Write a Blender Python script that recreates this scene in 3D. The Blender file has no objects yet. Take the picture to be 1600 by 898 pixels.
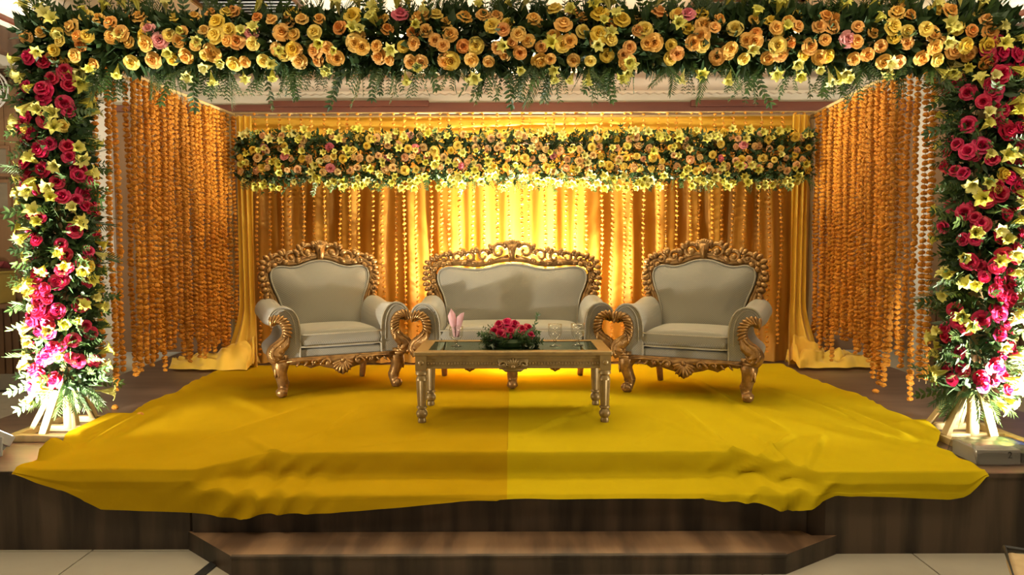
import bpy, bmesh, math, random
from mathutils import Vector, Matrix, Quaternion, noise

random.seed(11)
PI = math.pi
SC = bpy.context.scene
COL = SC.collection

# ------------------------------------------------------------------ camera
cam_d = bpy.data.cameras.new('camera')
cam = bpy.data.objects.new('camera', cam_d)
COL.objects.link(cam)
cam.location = (0, 0, 1.58)
cam.rotation_euler = (math.radians(90 - 3.19), math.radians(0.18), 0)
cam_d.sensor_width = 36
cam_d.lens = 25.9
cam_d.clip_end = 60
SC.camera = cam

# ------------------------------------------------------------------ view, world
SC.view_settings.view_transform = 'Standard'
SC.view_settings.look = 'None'
SC.view_settings.gamma = 1
SC.view_settings.use_curve_mapping = False
SC.view_settings.exposure = -0.15
W = bpy.data.worlds.new('hall_ambient')
W.use_nodes = True
SC.world = W
W.node_tree.nodes['Background'].inputs[0].default_value = (1.0, 0.80, 0.52, 1)
W.node_tree.nodes['Background'].inputs[1].default_value = 0.20


def area(name, loc, target, size, power, color=(1, 0.80, 0.52), size_y=None, spread=PI, parent=None):
    d = bpy.data.lights.new(name, 'AREA')
    d.size = size
    if size_y:
        d.shape = 'RECTANGLE'
        d.size_y = size_y
    d.energy = power
    d.color = color
    d.spread = spread
    o = bpy.data.objects.new(name, d)
    COL.objects.link(o)
    o.location = loc
    o.rotation_euler = (Vector(target) - Vector(loc)).to_track_quat('-Z', 'Y').to_euler()
    return o


# hall ceiling lamps (in front of the stage, over the guests) and over the stage
WARM = (1.0, 0.83, 0.56)
area('hall_lamp', (-1.9, 2.3, 3.2), (-1.9, 2.6, 0), 0.5, 34, WARM)
area('hall_lamp', (1.9, 2.3, 3.2), (1.9, 2.6, 0), 0.5, 34, WARM)
area('hall_lamp', (0.0, -1.5, 3.15), (0.0, -1.0, 0), 0.9, 30, WARM)
area('stage_lamp', (-1.5, 5.9, 3.2), (-1.5, 5.9, 0), 0.35, 11, WARM)
area('stage_lamp', (1.6, 5.9, 3.2), (1.6, 5.9, 0), 0.35, 11, WARM)
area('added_wall_wash', (0.1, 7.62, 2.93), (0.1, 8.25, 3.25), 7.4, 19, (1, .87, .66), 0.08)  # unseen strip light added behind the backdrop to brighten back wall and ceiling
area('aisle_lamp', (-5.2, 6.6, 3.6), (-5.2, 6.8, 0), 0.5, 22, WARM)
area('aisle_lamp', (5.2, 6.6, 3.6), (5.2, 6.8, 0), 0.5, 22, WARM)

P = 0.42          # stage height


# ------------------------------------------------------------------ materials
def contrast(m, a, b):
    for n in m.node_tree.nodes:
        if n.type == 'VALTORGB':
            n.color_ramp.elements[0].position = a
            n.color_ramp.elements[-1].position = b


def rgba(c):
    return (c[0], c[1], c[2], 1)


def mat(name, c1, c2=None, scale=8.0, stretch=(1, 1, 1), rough=0.6, metal=0.0, bump=0.0, bscale=None, rand=None,
        sheen=0.0, sss=0.0, detail=3.0, spec=0.5, trans=0.0):
    m = bpy.data.materials.new(name)
    m.use_nodes = True
    nt = m.node_tree
    b = nt.nodes['Principled BSDF']
    b.inputs['Roughness'].default_value = rough
    b.inputs['Metallic'].default_value = metal
    b.inputs['Specular IOR Level'].default_value = spec
    b.inputs['Base Color'].default_value = rgba(c1)
    if sheen:
        b.inputs['Sheen Weight'].default_value = sheen
    if trans:
        b.inputs['Transmission Weight'].default_value = trans
    L = nt.links
    tc = nt.nodes.new('ShaderNodeTexCoord')
    mp = nt.nodes.new('ShaderNodeMapping')
    mp.inputs['Scale'].default_value = stretch
    L.new(tc.outputs['Object'], mp.inputs['Vector'])
    last = None
    if c2 is not None:
        n = nt.nodes.new('ShaderNodeTexNoise')
        n.inputs['Scale'].default_value = scale
        n.inputs['Detail'].default_value = detail
        L.new(mp.outputs[0], n.inputs['Vector'])
        r = nt.nodes.new('ShaderNodeValToRGB')
        r.color_ramp.elements[0].position = 0.32
        r.color_ramp.elements[1].position = 0.68
        r.color_ramp.elements[0].color = rgba(c1)
        r.color_ramp.elements[1].color = rgba(c2)
        L.new(n.outputs['Fac'], r.inputs['Fac'])
        last = r.outputs['Color']
    if rand is not None:
        oi = nt.nodes.new('ShaderNodeObjectInfo')
        r2 = nt.nodes.new('ShaderNodeValToRGB')
        els = r2.color_ramp.elements
        k = len(rand)
        els[0].color = rgba(rand[0])
        els[1].color = rgba(rand[-1])
        for i in range(1, k - 1):
            e = els.new(i / (k - 1))
            e.color = rgba(rand[i])
        L.new(oi.outputs['Random'], r2.inputs['Fac'])
        if last is not None:
            mx = nt.nodes.new('ShaderNodeMixRGB')
            mx.blend_type = 'MULTIPLY'
            mx.inputs[0].default_value = 1
            L.new(last, mx.inputs[1])
            L.new(r2.outputs['Color'], mx.inputs[2])
            last = mx.outputs[0]
        else:
            last = r2.outputs['Color']
    if last is not None:
        L.new(last, b.inputs['Base Color'])
    if bump:
        n2 = nt.nodes.new('ShaderNodeTexNoise')
        n2.inputs['Scale'].default_value = bscale or scale * 4
        n2.inputs['Detail'].default_value = 4
        L.new(mp.outputs[0], n2.inputs['Vector'])
        bp = nt.nodes.new('ShaderNodeBump')
        bp.inputs['Strength'].default_value = bump
        bp.inputs['Distance'].default_value = 0.02
        L.new(n2.outputs['Fac'], bp.inputs['Height'])
        L.new(bp.outputs[0], b.inputs['Normal'])
    if sss:      # thin petal / leaf / cloth: part of the light passes through
        tl = nt.nodes.new('ShaderNodeBsdfTranslucent')
        if last is not None:
            L.new(last, tl.inputs['Color'])
        else:
            tl.inputs['Color'].default_value = rgba(c1)
        ms = nt.nodes.new('ShaderNodeMixShader')
        ms.inputs[0].default_value = sss
        L.new(b.outputs[0], ms.inputs[1])
        L.new(tl.outputs[0], ms.inputs[2])
        L.new(ms.outputs[0], nt.nodes['Material Output'].inputs['Surface'])
    return m


def emit(name, c, s):
    m = bpy.data.materials.new(name)
    m.use_nodes = True
    b = m.node_tree.nodes['Principled BSDF']
    b.inputs['Base Color'].default_value = rgba(c)
    b.inputs['Emission Color'].default_value = rgba(c)
    b.inputs['Emission Strength'].default_value = s
    return m


def glassmat(name, c, rough=0.0):
    m = bpy.data.materials.new(name)
    m.use_nodes = True
    nt = m.node_tree
    g = nt.nodes.new('ShaderNodeBsdfGlass')
    g.inputs['Color'].default_value = rgba(c)
    g.inputs['Roughness'].default_value = rough
    g.inputs['IOR'].default_value = 1.45
    nt.links.new(g.outputs[0], nt.nodes['Material Output'].inputs['Surface'])
    return m


def weave(name, c1, c2, pitch):
    m = mat(name, c1, None, rough=0.75, sheen=0.25, spec=0.3)
    nt = m.node_tree
    L = nt.links
    b = nt.nodes['Principled BSDF']
    tc = [n for n in nt.nodes if n.type == 'TEX_COORD'][0]
    sep = nt.nodes.new('ShaderNodeSeparateXYZ')
    L.new(tc.outputs['Object'], sep.inputs[0])

    def sine(o):
        a = nt.nodes.new('ShaderNodeMath'); a.operation = 'MULTIPLY'
        a.inputs[1].default_value = 2 * PI / pitch
        L.new(o, a.inputs[0])
        s = nt.nodes.new('ShaderNodeMath'); s.operation = 'SINE'
        L.new(a.outputs[0], s.inputs[0])
        return s.outputs[0]
    add = nt.nodes.new('ShaderNodeMath'); add.operation = 'ADD'
    L.new(sep.outputs['Y'], add.inputs[0]); L.new(sep.outputs['Z'], add.inputs[1])
    mu = nt.nodes.new('ShaderNodeMath'); mu.operation = 'MULTIPLY'
    L.new(sine(sep.outputs['X']), mu.inputs[0]); L.new(sine(add.outputs[0]), mu.inputs[1])
    mr = nt.nodes.new('ShaderNodeMapRange')
    mr.inputs['From Min'].default_value = -0.2; mr.inputs['From Max'].default_value = 0.9
    L.new(mu.outputs[0], mr.inputs['Value'])
    mx = nt.nodes.new('ShaderNodeMixRGB')
    mx.inputs[1].default_value = rgba(c1); mx.inputs[2].default_value = rgba(c2)
    L.new(mr.outputs[0], mx.inputs[0])
    L.new(mx.outputs[0], b.inputs['Base Color'])
    bp = nt.nodes.new('ShaderNodeBump'); bp.inputs['Strength'].default_value = 0.25; bp.inputs['Distance'].default_value = 0.004
    L.new(mr.outputs[0], bp.inputs['Height']); L.new(bp.outputs[0], b.inputs['Normal'])
    return m


M = {}
M['cream'] = mat('cream_paint', (0.74, 0.69, 0.57), (0.69, 0.64, 0.52), 2, rough=0.8)
M['ceiling'] = mat('ceiling_paint', (0.80, 0.72, 0.57), (0.76, 0.68, 0.53), 1.5, rough=0.85)
M['pilaster'] = mat('pilaster_paint', (0.78, 0.73, 0.62), (0.72, 0.67, 0.57), 3, rough=0.7)
M['darkwood'] = mat('dark_wood', (0.045, 0.022, 0.012), (0.09, 0.045, 0.022), 6, (1, 1, 0.15), rough=0.45)
M['fasciawood'] = mat('fascia_wood', (0.05, 0.026, 0.014), (0.085, 0.043, 0.022), 6, (1, 0.15, 1), rough=0.45)
M['redwood'] = mat('cornice_wood', (0.11, 0.028, 0.014), (0.16, 0.045, 0.02), 6, (0.15, 1, 1), rough=0.45)
M['panelwood'] = mat('panel_wood', (0.20, 0.11, 0.05), (0.27, 0.15, 0.07), 5, (1, 1, 0.12), rough=0.5)
M['slatwood'] = mat('slat_wood', (0.17, 0.09, 0.045), (0.24, 0.13, 0.065), 7, (1, 1, 0.15), rough=0.5)
M['stage_top'] = mat('stage_top_laminate', (0.14, 0.086, 0.058), (0.085, 0.048, 0.032), 5, (0.25, 1.2, 1), rough=0.42, bump=0.05, detail=5)
M['riser'] = mat('stage_riser_laminate', (0.020, 0.013, 0.008), (0.085, 0.056, 0.036), 4.5, (1.5, 1, 0.16), rough=0.5, bump=0.05, detail=6)
M['tread'] = mat('step_tread_laminate', (0.27, 0.162, 0.09), (0.10, 0.058, 0.034), 4, (1.5, 0.3, 1), rough=0.4, bump=0.05, detail=6)
contrast(M['riser'], .40, .62)
contrast(M['tread'], .36, .60)
contrast(M['stage_top'], .38, .62)
M['tile'] = mat('floor_tile', (0.50, 0.46, 0.37), (0.45, 0.41, 0.33), 3, rough=0.25)
M['grout'] = mat('floor_grout', (0.10, 0.085, 0.06), (0.13, 0.11, 0.08), 8, rough=0.8)
M['cloth_a'] = mat('amber_satin', (0.425, 0.265, 0.006), (0.475, 0.30, 0.008), 2.2, rough=0.6, sheen=0.0, sss=0.12, bump=0.06, bscale=25, spec=0.0)
M['cloth_b'] = mat('golden_satin', (0.50, 0.375, 0.008), (0.54, 0.405, 0.010), 2.2, rough=0.6, sheen=0.0, sss=0.12, bump=0.06, bscale=25, spec=0.0)
M['drape'] = mat('backdrop_cloth', (0.45, 0.195, 0.010), (0.52, 0.24, 0.015), 1.5, (3, 3, 0.2), rough=0.6, sheen=0.05, sss=0.2)
M['drape_y'] = mat('yellow_drape_cloth', (0.76, 0.45, 0.03), (0.80, 0.50, 0.05), 2, (3, 3, 0.3), rough=0.6, sheen=0.2, sss=0.2)
M['marigold'] = mat('marigold_petals', (0.66, 0.285, 0.016), (0.54, 0.195, 0.009), 45, rough=0.75, rand=[(0.75, 0.75, 0.75), (1, 1, 1), (0.9, 0.86, 0.8)], sss=0.2)
M['thread'] = mat('garland_thread', (0.45, 0.30, 0.10), (0.38, 0.24, 0.08), 30, rough=0.8)
M['bamboo'] = mat('pole_wood', (0.34, 0.24, 0.10), (0.42, 0.30, 0.13), 6, (4, 4, 0.4), rough=0.6)
M['peach'] = mat('peach_rose_petals', (0.95, 0.95, 0.95), (0.8, 0.8, 0.8), 30, rough=0.6, sss=0.25, rand=[(0.86, 0.34, 0.07), (0.90, 0.52, 0.10), (0.84, 0.45, 0.12), (0.92, 0.58, 0.11), (0.86, 0.40, 0.12), (0.93, 0.62, 0.16)])
M['yellowrose'] = mat('yellow_rose_petals', (0.95, 0.95, 0.95), (0.82, 0.82, 0.82), 30, rough=0.6, sss=0.25, rand=[(0.88, 0.62, 0.06), (0.90, 0.70, 0.16)])
M['blushrose'] = mat('blush_rose_petals', (0.95, 0.95, 0.95), (0.8, 0.8, 0.8), 30, rough=0.6, sss=0.25, rand=[(0.84, 0.50, 0.24), (0.88, 0.62, 0.24), (0.82, 0.44, 0.22), (0.90, 0.66, 0.30)])
M['pinkrose'] = mat('pink_rose_petals', (0.95, 0.95, 0.95), (0.85, 0.85, 0.85), 30, rough=0.6, sss=0.25, rand=[(0.78, 0.18, 0.20), (0.80, 0.40, 0.36), (0.72, 0.15, 0.22)])
M['redrose'] = mat('red_rose_petals', (0.95, 0.95, 0.95), (0.8, 0.8, 0.8), 30, rough=0.5, sss=0.2, rand=[(0.58, 0.010, 0.060), (0.70, 0.022, 0.125), (0.46, 0.007, 0.038)])
M['lily'] = mat('yellow_lily_petals', (0.95, 0.95, 0.95), (0.85, 0.85, 0.85), 25, rough=0.55, sss=0.3, rand=[(0.70, 0.64, 0.08), (0.76, 0.72, 0.20), (0.66, 0.62, 0.09), (0.78, 0.74, 0.30)])
M['leaf'] = mat('leaf_green', (0.9, 0.9, 0.9), (0.7, 0.7, 0.7), 15, rough=0.45, sss=0.2, rand=[(0.045, 0.10, 0.022), (0.075, 0.145, 0.030), (0.035, 0.075, 0.022), (0.095, 0.155, 0.038)])
M['darkleaf'] = mat('deep_leaf_green', (0.018, 0.045, 0.012), (0.035, 0.075, 0.018), 12, rough=0.55)
M['gold'] = mat('antique_gold_paint', (0.40, 0.225, 0.075), (0.20, 0.105, 0.035), 22, rough=0.36, metal=0.7, bump=0.12, bscale=60)
M['tablegold'] = mat('table_gold_paint', (0.26, 0.175, 0.06), (0.20, 0.13, 0.045), 16, rough=0.42, metal=0.45, bump=0.06, bscale=60)
M['uphol'] = weave('woven_grey_upholstery', (0.225, 0.21, 0.165), (0.30, 0.28, 0.222), 0.018)
M['piping'] = mat('upholstery_piping', (0.30, 0.27, 0.20), (0.34, 0.31, 0.23), 40, rough=0.75)
M['tabledark'] = mat('table_inlay', (0.085, 0.08, 0.055), (0.10, 0.095, 0.065), 4, rough=0.3)
def thinglass(name, c, edge):
    m = bpy.data.materials.new(name)
    m.use_nodes = True
    nt = m.node_tree
    tr = nt.nodes.new('ShaderNodeBsdfTransparent')
    tr.inputs['Color'].default_value = rgba(c)
    gl = nt.nodes.new('ShaderNodeBsdfGlossy')
    gl.inputs['Roughness'].default_value = 0.04 if 'film' not in name else 0.22
    lw = nt.nodes.new('ShaderNodeLayerWeight')
    lw.inputs['Blend'].default_value = edge
    pw = nt.nodes.new('ShaderNodeMath'); pw.operation = 'POWER'; pw.inputs[1].default_value = 2.2
    ml = nt.nodes.new('ShaderNodeMath'); ml.operation = 'MULTIPLY_ADD'; ml.inputs[1].default_value = 0.6; ml.inputs[2].default_value = 0.09
    nt.links.new(lw.outputs['Facing'], pw.inputs[0]); nt.links.new(pw.outputs[0], ml.inputs[0])
    mx = nt.nodes.new('ShaderNodeMixShader')
    nt.links.new(ml.outputs[0], mx.inputs[0])
    nt.links.new(tr.outputs[0], mx.inputs[1])
    nt.links.new(gl.outputs[0], mx.inputs[2])
    nt.links.new(mx.outputs[0], nt.nodes['Material Output'].inputs['Surface'])
    return m


M['glass'] = thinglass('clear_glass', (0.95, 0.94, 0.90), 0.5)
M['film'] = thinglass('clear_plastic_film', (0.93, 0.93, 0.92), 0.5)
M['tableglass'] = glassmat('table_glass', (0.80, 0.88, 0.82))
M['napkin'] = mat('pink_paper_napkin', (0.72, 0.42, 0.44), (0.78, 0.48, 0.50), 10, rough=0.8, sss=0.2)
M['black'] = mat('black_plastic', (0.015, 0.015, 0.016), (0.025, 0.025, 0.026), 10, rough=0.5)
M['greymetal'] = mat('grey_painted_metal', (0.42, 0.42, 0.41), (0.36, 0.36, 0.35), 10, rough=0.45)
M['lampglass'] = emit('lit_lamp_glass', (1, 0.93, 0.80), 14)
M['downlight'] = emit('lit_downlight', (0.92, 0.95, 1.0), 9)
M['screen'] = emit('blue_screen', (0.03, 0.13, 0.80), 0.9)
M['white'] = mat('white_enamel', (0.75, 0.73, 0.68), (0.70, 0.68, 0.63), 8, rough=0.4)
M['carton'] = mat('white_carton', (0.30, 0.285, 0.25), (0.25, 0.24, 0.21), 6, rough=0.6)
M['beige'] = mat('beige_chair_cloth', (0.42, 0.30, 0.15), (0.48, 0.35, 0.19), 20, rough=0.7)
M['maroon'] = mat('maroon_cloth', (0.20, 0.03, 0.04), (0.26, 0.05, 0.06), 10, rough=0.7)
M['olive'] = mat('olive_yellow_paint', (0.36, 0.28, 0.06), (0.42, 0.33, 0.08), 6, rough=0.6)
M['greyglass'] = mat('picture_paper', (0.30, 0.25, 0.17), (0.20, 0.16, 0.11), 5, rough=0.3)
M['stone'] = mat('skirting_tile', (0.36, 0.33, 0.27), (0.32, 0.29, 0.24), 4, rough=0.4)


# ------------------------------------------------------------------ mesh builder
class MB:
    def __init__(s):
        s.v = []
        s.f = []
        s.m = []

    def add(s, vs, fs, mi=0):
        o = len(s.v)
        s.v += [tuple(p) for p in vs]
        s.f += [tuple(i + o for i in f) for f in fs]
        s.m += [mi] * len(fs)

    def box(s, x0, x1, y0, y1, z0, z1, mi=0, mtx=None):
        vs = [Vector(p) for p in ((x0, y0, z0), (x1, y0, z0), (x1, y1, z0), (x0, y1, z0), (x0, y0, z1), (x1, y0, z1), (x1, y1, z1), (x0, y1, z1))]
        if mtx is not None:
            vs = [mtx @ p for p in vs]
        s.add(vs, [(3, 2, 1, 0), (4, 5, 6, 7), (0, 1, 5, 4), (1, 2, 6, 5), (2, 3, 7, 6), (3, 0, 4, 7)], mi)

    def bar(s, a, b, w, h, mi=0):
        a = Vector(a); b = Vector(b)
        d = b - a
        q = d.to_track_quat('Z', 'Y').to_matrix().to_4x4()
        s.box(-w / 2, w / 2, -h / 2, h / 2, 0, d.length, mi, Matrix.Translation(a) @ q)

    def tube(s, pts, rad, n=8, mi=0, closed=False, cap=True, flat=None, ridge=None):
        """swept tube; flat = factor for the section along world Y; ridge=(count, depth)"""
        pts = [Vector(p) for p in pts]
        k = len(pts)
        if not hasattr(rad, '__len__'):
            rad = [rad] * k
        nrm = None
        vs = []
        for i, p in enumerate(pts):
            if closed:
                t = pts[(i + 1) % k] - pts[i - 1]
            else:
                t = pts[min(i + 1, k - 1)] - pts[max(i - 1, 0)]
            if t.length < 1e-9:
                t = Vector((0, 0, 1))
            t.normalize()
            if nrm is None:
                up = Vector((0, 1, 0)) if abs(t.y) < 0.9 else Vector((1, 0, 0))
                nrm = up - t * up.dot(t)
            else:
                nrm = nrm - t * nrm.dot(t)
            nrm.normalize()
            bi = t.cross(nrm)
            for j in range(n):
                a = 2 * PI * j / n
                r = rad[i]
                if ridge:
                    r *= 1 + ridge[1] * math.cos(a * ridge[0])
                off = nrm * math.cos(a) * r + bi * math.sin(a) * r
                if flat:
                    off.y *= flat
                vs.append(p + off)
        fs = []
        for i in range(k if closed else k - 1):
            for j in range(n):
                a = i * n + j
                b = i * n + (j + 1) % n
                c = ((i + 1) % k) * n + (j + 1) % n
                d = ((i + 1) % k) * n + j
                fs.append((a, b, c, d))
        if cap and not closed:
            fs.append(tuple(range(n - 1, -1, -1)))
            fs.append(tuple((k - 1) * n + j for j in range(n)))
        s.add(vs, fs, mi)

    def lathe(s, prof, n=16, o=(0, 0, 0), mi=0, ridge=None, mtx=None):
        vs = []
        o = Vector(o)
        for (r, z) in prof:
            for j in range(n):
                a = 2 * PI * j / n
                rr = r
                if ridge and r > ridge[2]:
                    rr = r * (1 + ridge[1] * math.cos(a * ridge[0]))
                p = Vector((rr * math.cos(a), rr * math.sin(a), z))
                if mtx is not None:
                    p = mtx @ p
                vs.append(o + p)
        fs = []
        k = len(prof)
        for i in range(k - 1):
            for j in range(n):
                fs.append((i * n + j, i * n + (j + 1) % n, (i + 1) * n + (j + 1) % n, (i + 1) * n + j))
        if prof[0][0] > 1e-6:
            fs.append(tuple(range(n - 1, -1, -1)))
        if prof[-1][0] > 1e-6:
            fs.append(tuple((k - 1) * n + j for j in range(n)))
        s.add(vs, fs, mi)

    def ball(s, c, r, n=8, k=6, mi=0, sc=(1, 1, 1), mtx=None):
        c = Vector(c)
        vs = []
        for i in range(k + 1):
            t = PI * i / k
            for j in range(n):
                a = 2 * PI * j / n
                p = Vector((r * math.sin(t) * math.cos(a) * sc[0], r * math.sin(t) * math.sin(a) * sc[1], r * math.cos(t) * sc[2]))
                if mtx is not None:
                    p = mtx @ p
                vs.append(c + p)
        fs = []
        for i in range(k):
            for j in range(n):
                fs.append((i * n + j, (i + 1) * n + j, (i + 1) * n + (j + 1) % n, i * n + (j + 1) % n))
        s.add(vs, fs, mi)

    def prism(s, outline, y0, y1, mi=0):
        """outline in XZ extruded along Y"""
        n = len(outline)
        vs = [(x, y0, z) for x, z in outline] + [(x, y1, z) for x, z in outline]
        fs = [tuple(range(n)), tuple(range(2 * n - 1, n - 1, -1))]
        for i in range(n):
            j = (i + 1) % n
            fs.append((i, i + n, j + n, j))
        s.add(vs, fs, mi)

    def grid(s, pts, nu, nv, mi=0):
        fs = []
        for i in range(nu - 1):
            for j in range(nv - 1):
                a = i * nv + j
                fs.append((a, a + 1, a + nv + 1, a + nv))
        s.add(pts, fs, mi)

    def mesh(s, name, mats, smooth=True, sharp=0.7):
        me = bpy.data.meshes.new(name)
        me.from_pydata(s.v, [], s.f)
        for m in (mats if isinstance(mats, (list, tuple)) else [mats]):
            me.materials.append(m)
        if any(s.m):
            me.polygons.foreach_set('material_index', s.m)
        bm = bmesh.new()
        bm.from_mesh(me)
        bmesh.ops.remove_doubles(bm, verts=bm.verts, dist=1e-6)
        bmesh.ops.recalc_face_normals(bm, faces=bm.faces)
        bm.to_mesh(me)
        bm.free()
        if smooth:
            me.shade_smooth()
            if sharp:
                me.set_sharp_from_angle(angle=sharp)
        me.update()
        return me

    def build(s, name, mats, parent=None, loc=None, smooth=True, sharp=0.7, bevel=0.0, seg=2):
        o = bpy.data.objects.new(name, s.mesh(name, mats, smooth, sharp))
        COL.objects.link(o)
        if parent is not None:
            o.parent = parent
        if loc is not None:
            o.location = loc
        if bevel:
            b = o.modifiers.new('bevel', 'BEVEL')
            b.width = bevel
            b.segments = seg
            b.limit_method = 'ANGLE'
        return o


def tag(o, label, cat, group=None, kind=None):
    o['label'] = label
    o['category'] = cat
    if group:
        o['group'] = group
    if kind:
        o['kind'] = kind
    return o


def empty(name, loc=(0, 0, 0), rz=0.0):
    o = bpy.data.objects.new(name, None)
    o.empty_display_size = 0.1
    COL.objects.link(o)
    o.location = loc
    o.rotation_euler = (0, 0, rz)
    return o


def thing(name, label, cat, loc=(0, 0, 0), rz=0.0, group=None):
    return tag(empty(name, loc, rz), label, cat, group)


def struct(o):
    o['kind'] = 'structure'
    return o


def inst(name, me, parent, loc=(0, 0, 0), rot=None, sc=1.0, label=None):
    o = bpy.data.objects.new(name, me)
    COL.objects.link(o)
    if parent is not None:
        o.parent = parent
    o.location = loc
    if rot is not None:
        o.rotation_euler = rot.to_euler() if isinstance(rot, Quaternion) else rot
    o.scale = (sc, sc, sc) if not hasattr(sc, '__len__') else sc
    if label:
        o['label'] = label
    return o


def smoothstep(a, b, x):
    t = max(0.0, min(1.0, (x - a) / (b - a)))
    return t * t * (3 - 2 * t)


def interp(tab, x):
    if x <= tab[0][0]:
        return tab[0][1]
    for (x0, y0), (x1, y1) in zip(tab, tab[1:]):
        if x <= x1:
            return y0 + (y1 - y0) * (x - x0) / (x1 - x0)
    return tab[-1][1]


def spline(pts, n):
    """Catmull-Rom through pts, n samples per span"""
    pts = [Vector(p) for p in pts]
    out = []
    for i in range(len(pts) - 1):
        p0 = pts[i - 1] if i > 0 else pts[i] * 2 - pts[i + 1]
        p1, p2 = pts[i], pts[i + 1]
        p3 = pts[i + 2] if i + 2 < len(pts) else p2 * 2 - p1
        for k in range(n):
            t = k / n
            out.append(0.5 * ((2 * p1) + (p2 - p0) * t + (2 * p0 - 5 * p1 + 4 * p2 - p3) * t * t + (3 * p1 - p0 - 3 * p2 + p3) * t ** 3))
    out.append(pts[-1])
    return out


# ================================================================== SETTING
BW = 8.2          # back wall
CEIL = 3.27
# hall floor: slab with single tiles
mb = MB(); mb.box(-7, 7, -3, BW + 0.1, -0.12, -0.012)
floor = struct(mb.build('floor', M['grout'], smooth=False))
TS = 0.85
mb = MB(); mb.box(0.004, TS - 0.004, 0.004, TS - 0.004, -0.012, 0.0)
tile_me = mb.mesh('tile', M['tile'], smooth=False)
for i in range(-8, 8):
    for j in range(-1, 10):
        x0 = -2.2 + (i + 2) * TS
        y0 = 0.36 + j * TS
        if x0 + TS < -7 or x0 > 7:
            continue
        if x0 > -3.3 and x0 + TS < 3.4 and y0 > 4.0:
            continue
        if y0 + TS > BW:
            continue
        inst('tile', tile_me, floor, (x0, y0, 0))

# ceiling: middle bay and the two higher aisle bays
mb = MB(); mb.box(-3.92, 3.92, -3, BW, CEIL, CEIL + 0.06)
ceiling = struct(mb.build('ceiling', M['ceiling'], smooth=False))
for sx in (-1, 1):
    mb = MB(); mb.box(min(sx * 3.92, sx * 7), max(sx * 3.92, sx * 7), -3, BW, 3.8, 3.86)
    struct(mb.build('ceiling', M['ceiling'], smooth=False))
    mb = MB(); mb.box(sx * 3.92 - 0.03, sx * 3.92 + 0.03, -3, BW, CEIL + 0.06, 3.8)
    struct(mb.build('ceiling', M['ceiling'], smooth=False))
# dark timber fascia along the aisles
for k, sx in enumerate((-1, 1)):
    mb = MB()
    mb.box(sx * 3.92 - 0.05, sx * 3.92 + 0.05, 2.0, 6.5, CEIL - 0.19, CEIL)
    fa = struct(mb.build('trim_%d' % (k + 1), M['fasciawood'], smooth=False, bevel=0.006))
    mb = MB()
    mb.box(sx * 3.70 - 0.02, sx * 3.70 + 0.02, 2.0, 6.5, CEIL - 0.03, CEIL)
    struct(mb.build('trim_%d' % (k + 3), M['redwood'], smooth=False))

# back wall, cream, with scalloped cornice and timber panel behind the stage
mb = MB(); mb.box(-7, 7, BW, BW + 0.12, 0, 3.86)
wall_back = struct(mb.build('wall_back', M['cream'], smooth=False))
mb = MB(); mb.box(-4.37, 4.42, BW - 0.05, BW, P, 3.12)
struct(mb.build('trim_5', M['panelwood'], smooth=False))
mb = MB(); mb.box(-2.62, 4.42, BW - 0.085, BW - 0.05, 3.03, 3.145)
mb.box(-4.37, -2.62, BW - 0.08, BW - 0.05, 3.06, 3.13)
mb.box(-2.64, -0.9, BW - 0.11, BW - 0.05, 3.10, 3.165)
mb.box(1.95, 2.9, BW - 0.11, BW - 0.05, 3.09, 3.16)
struct(mb.build('trim_6', M['redwood'], smooth=False, bevel=0.006))
mb = MB()
n = 80
for i in range(n):        # scalloped plaster edge under the ceiling
    xa = -3.9 + 7.8 * i / n
    xb = -3.9 + 7.8 * (i + 1) / n
    mb.prism([(xa, CEIL), (xb, CEIL), (xb, CEIL - 0.015), ((xa + xb) / 2, CEIL - 0.035), (xa, CEIL - 0.015)], BW - 0.06, BW)
struct(mb.build('trim_7', M['ceiling'], smooth=False))
for k, (xa, xb) in enumerate(((-4.66, -4.37), (4.42, 4.60))):
    mb = MB(); mb.box(xa, xb, BW - 0.10, BW, 0, CEIL - 0.2)
    mb.box(xa - 0.02, xb + 0.02, BW - 0.12, BW, CEIL - 0.2, CEIL - 0.12)
    struct(mb.build('trim_%d' % (8 + k), M['pilaster'], smooth=False, bevel=0.006))
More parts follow.
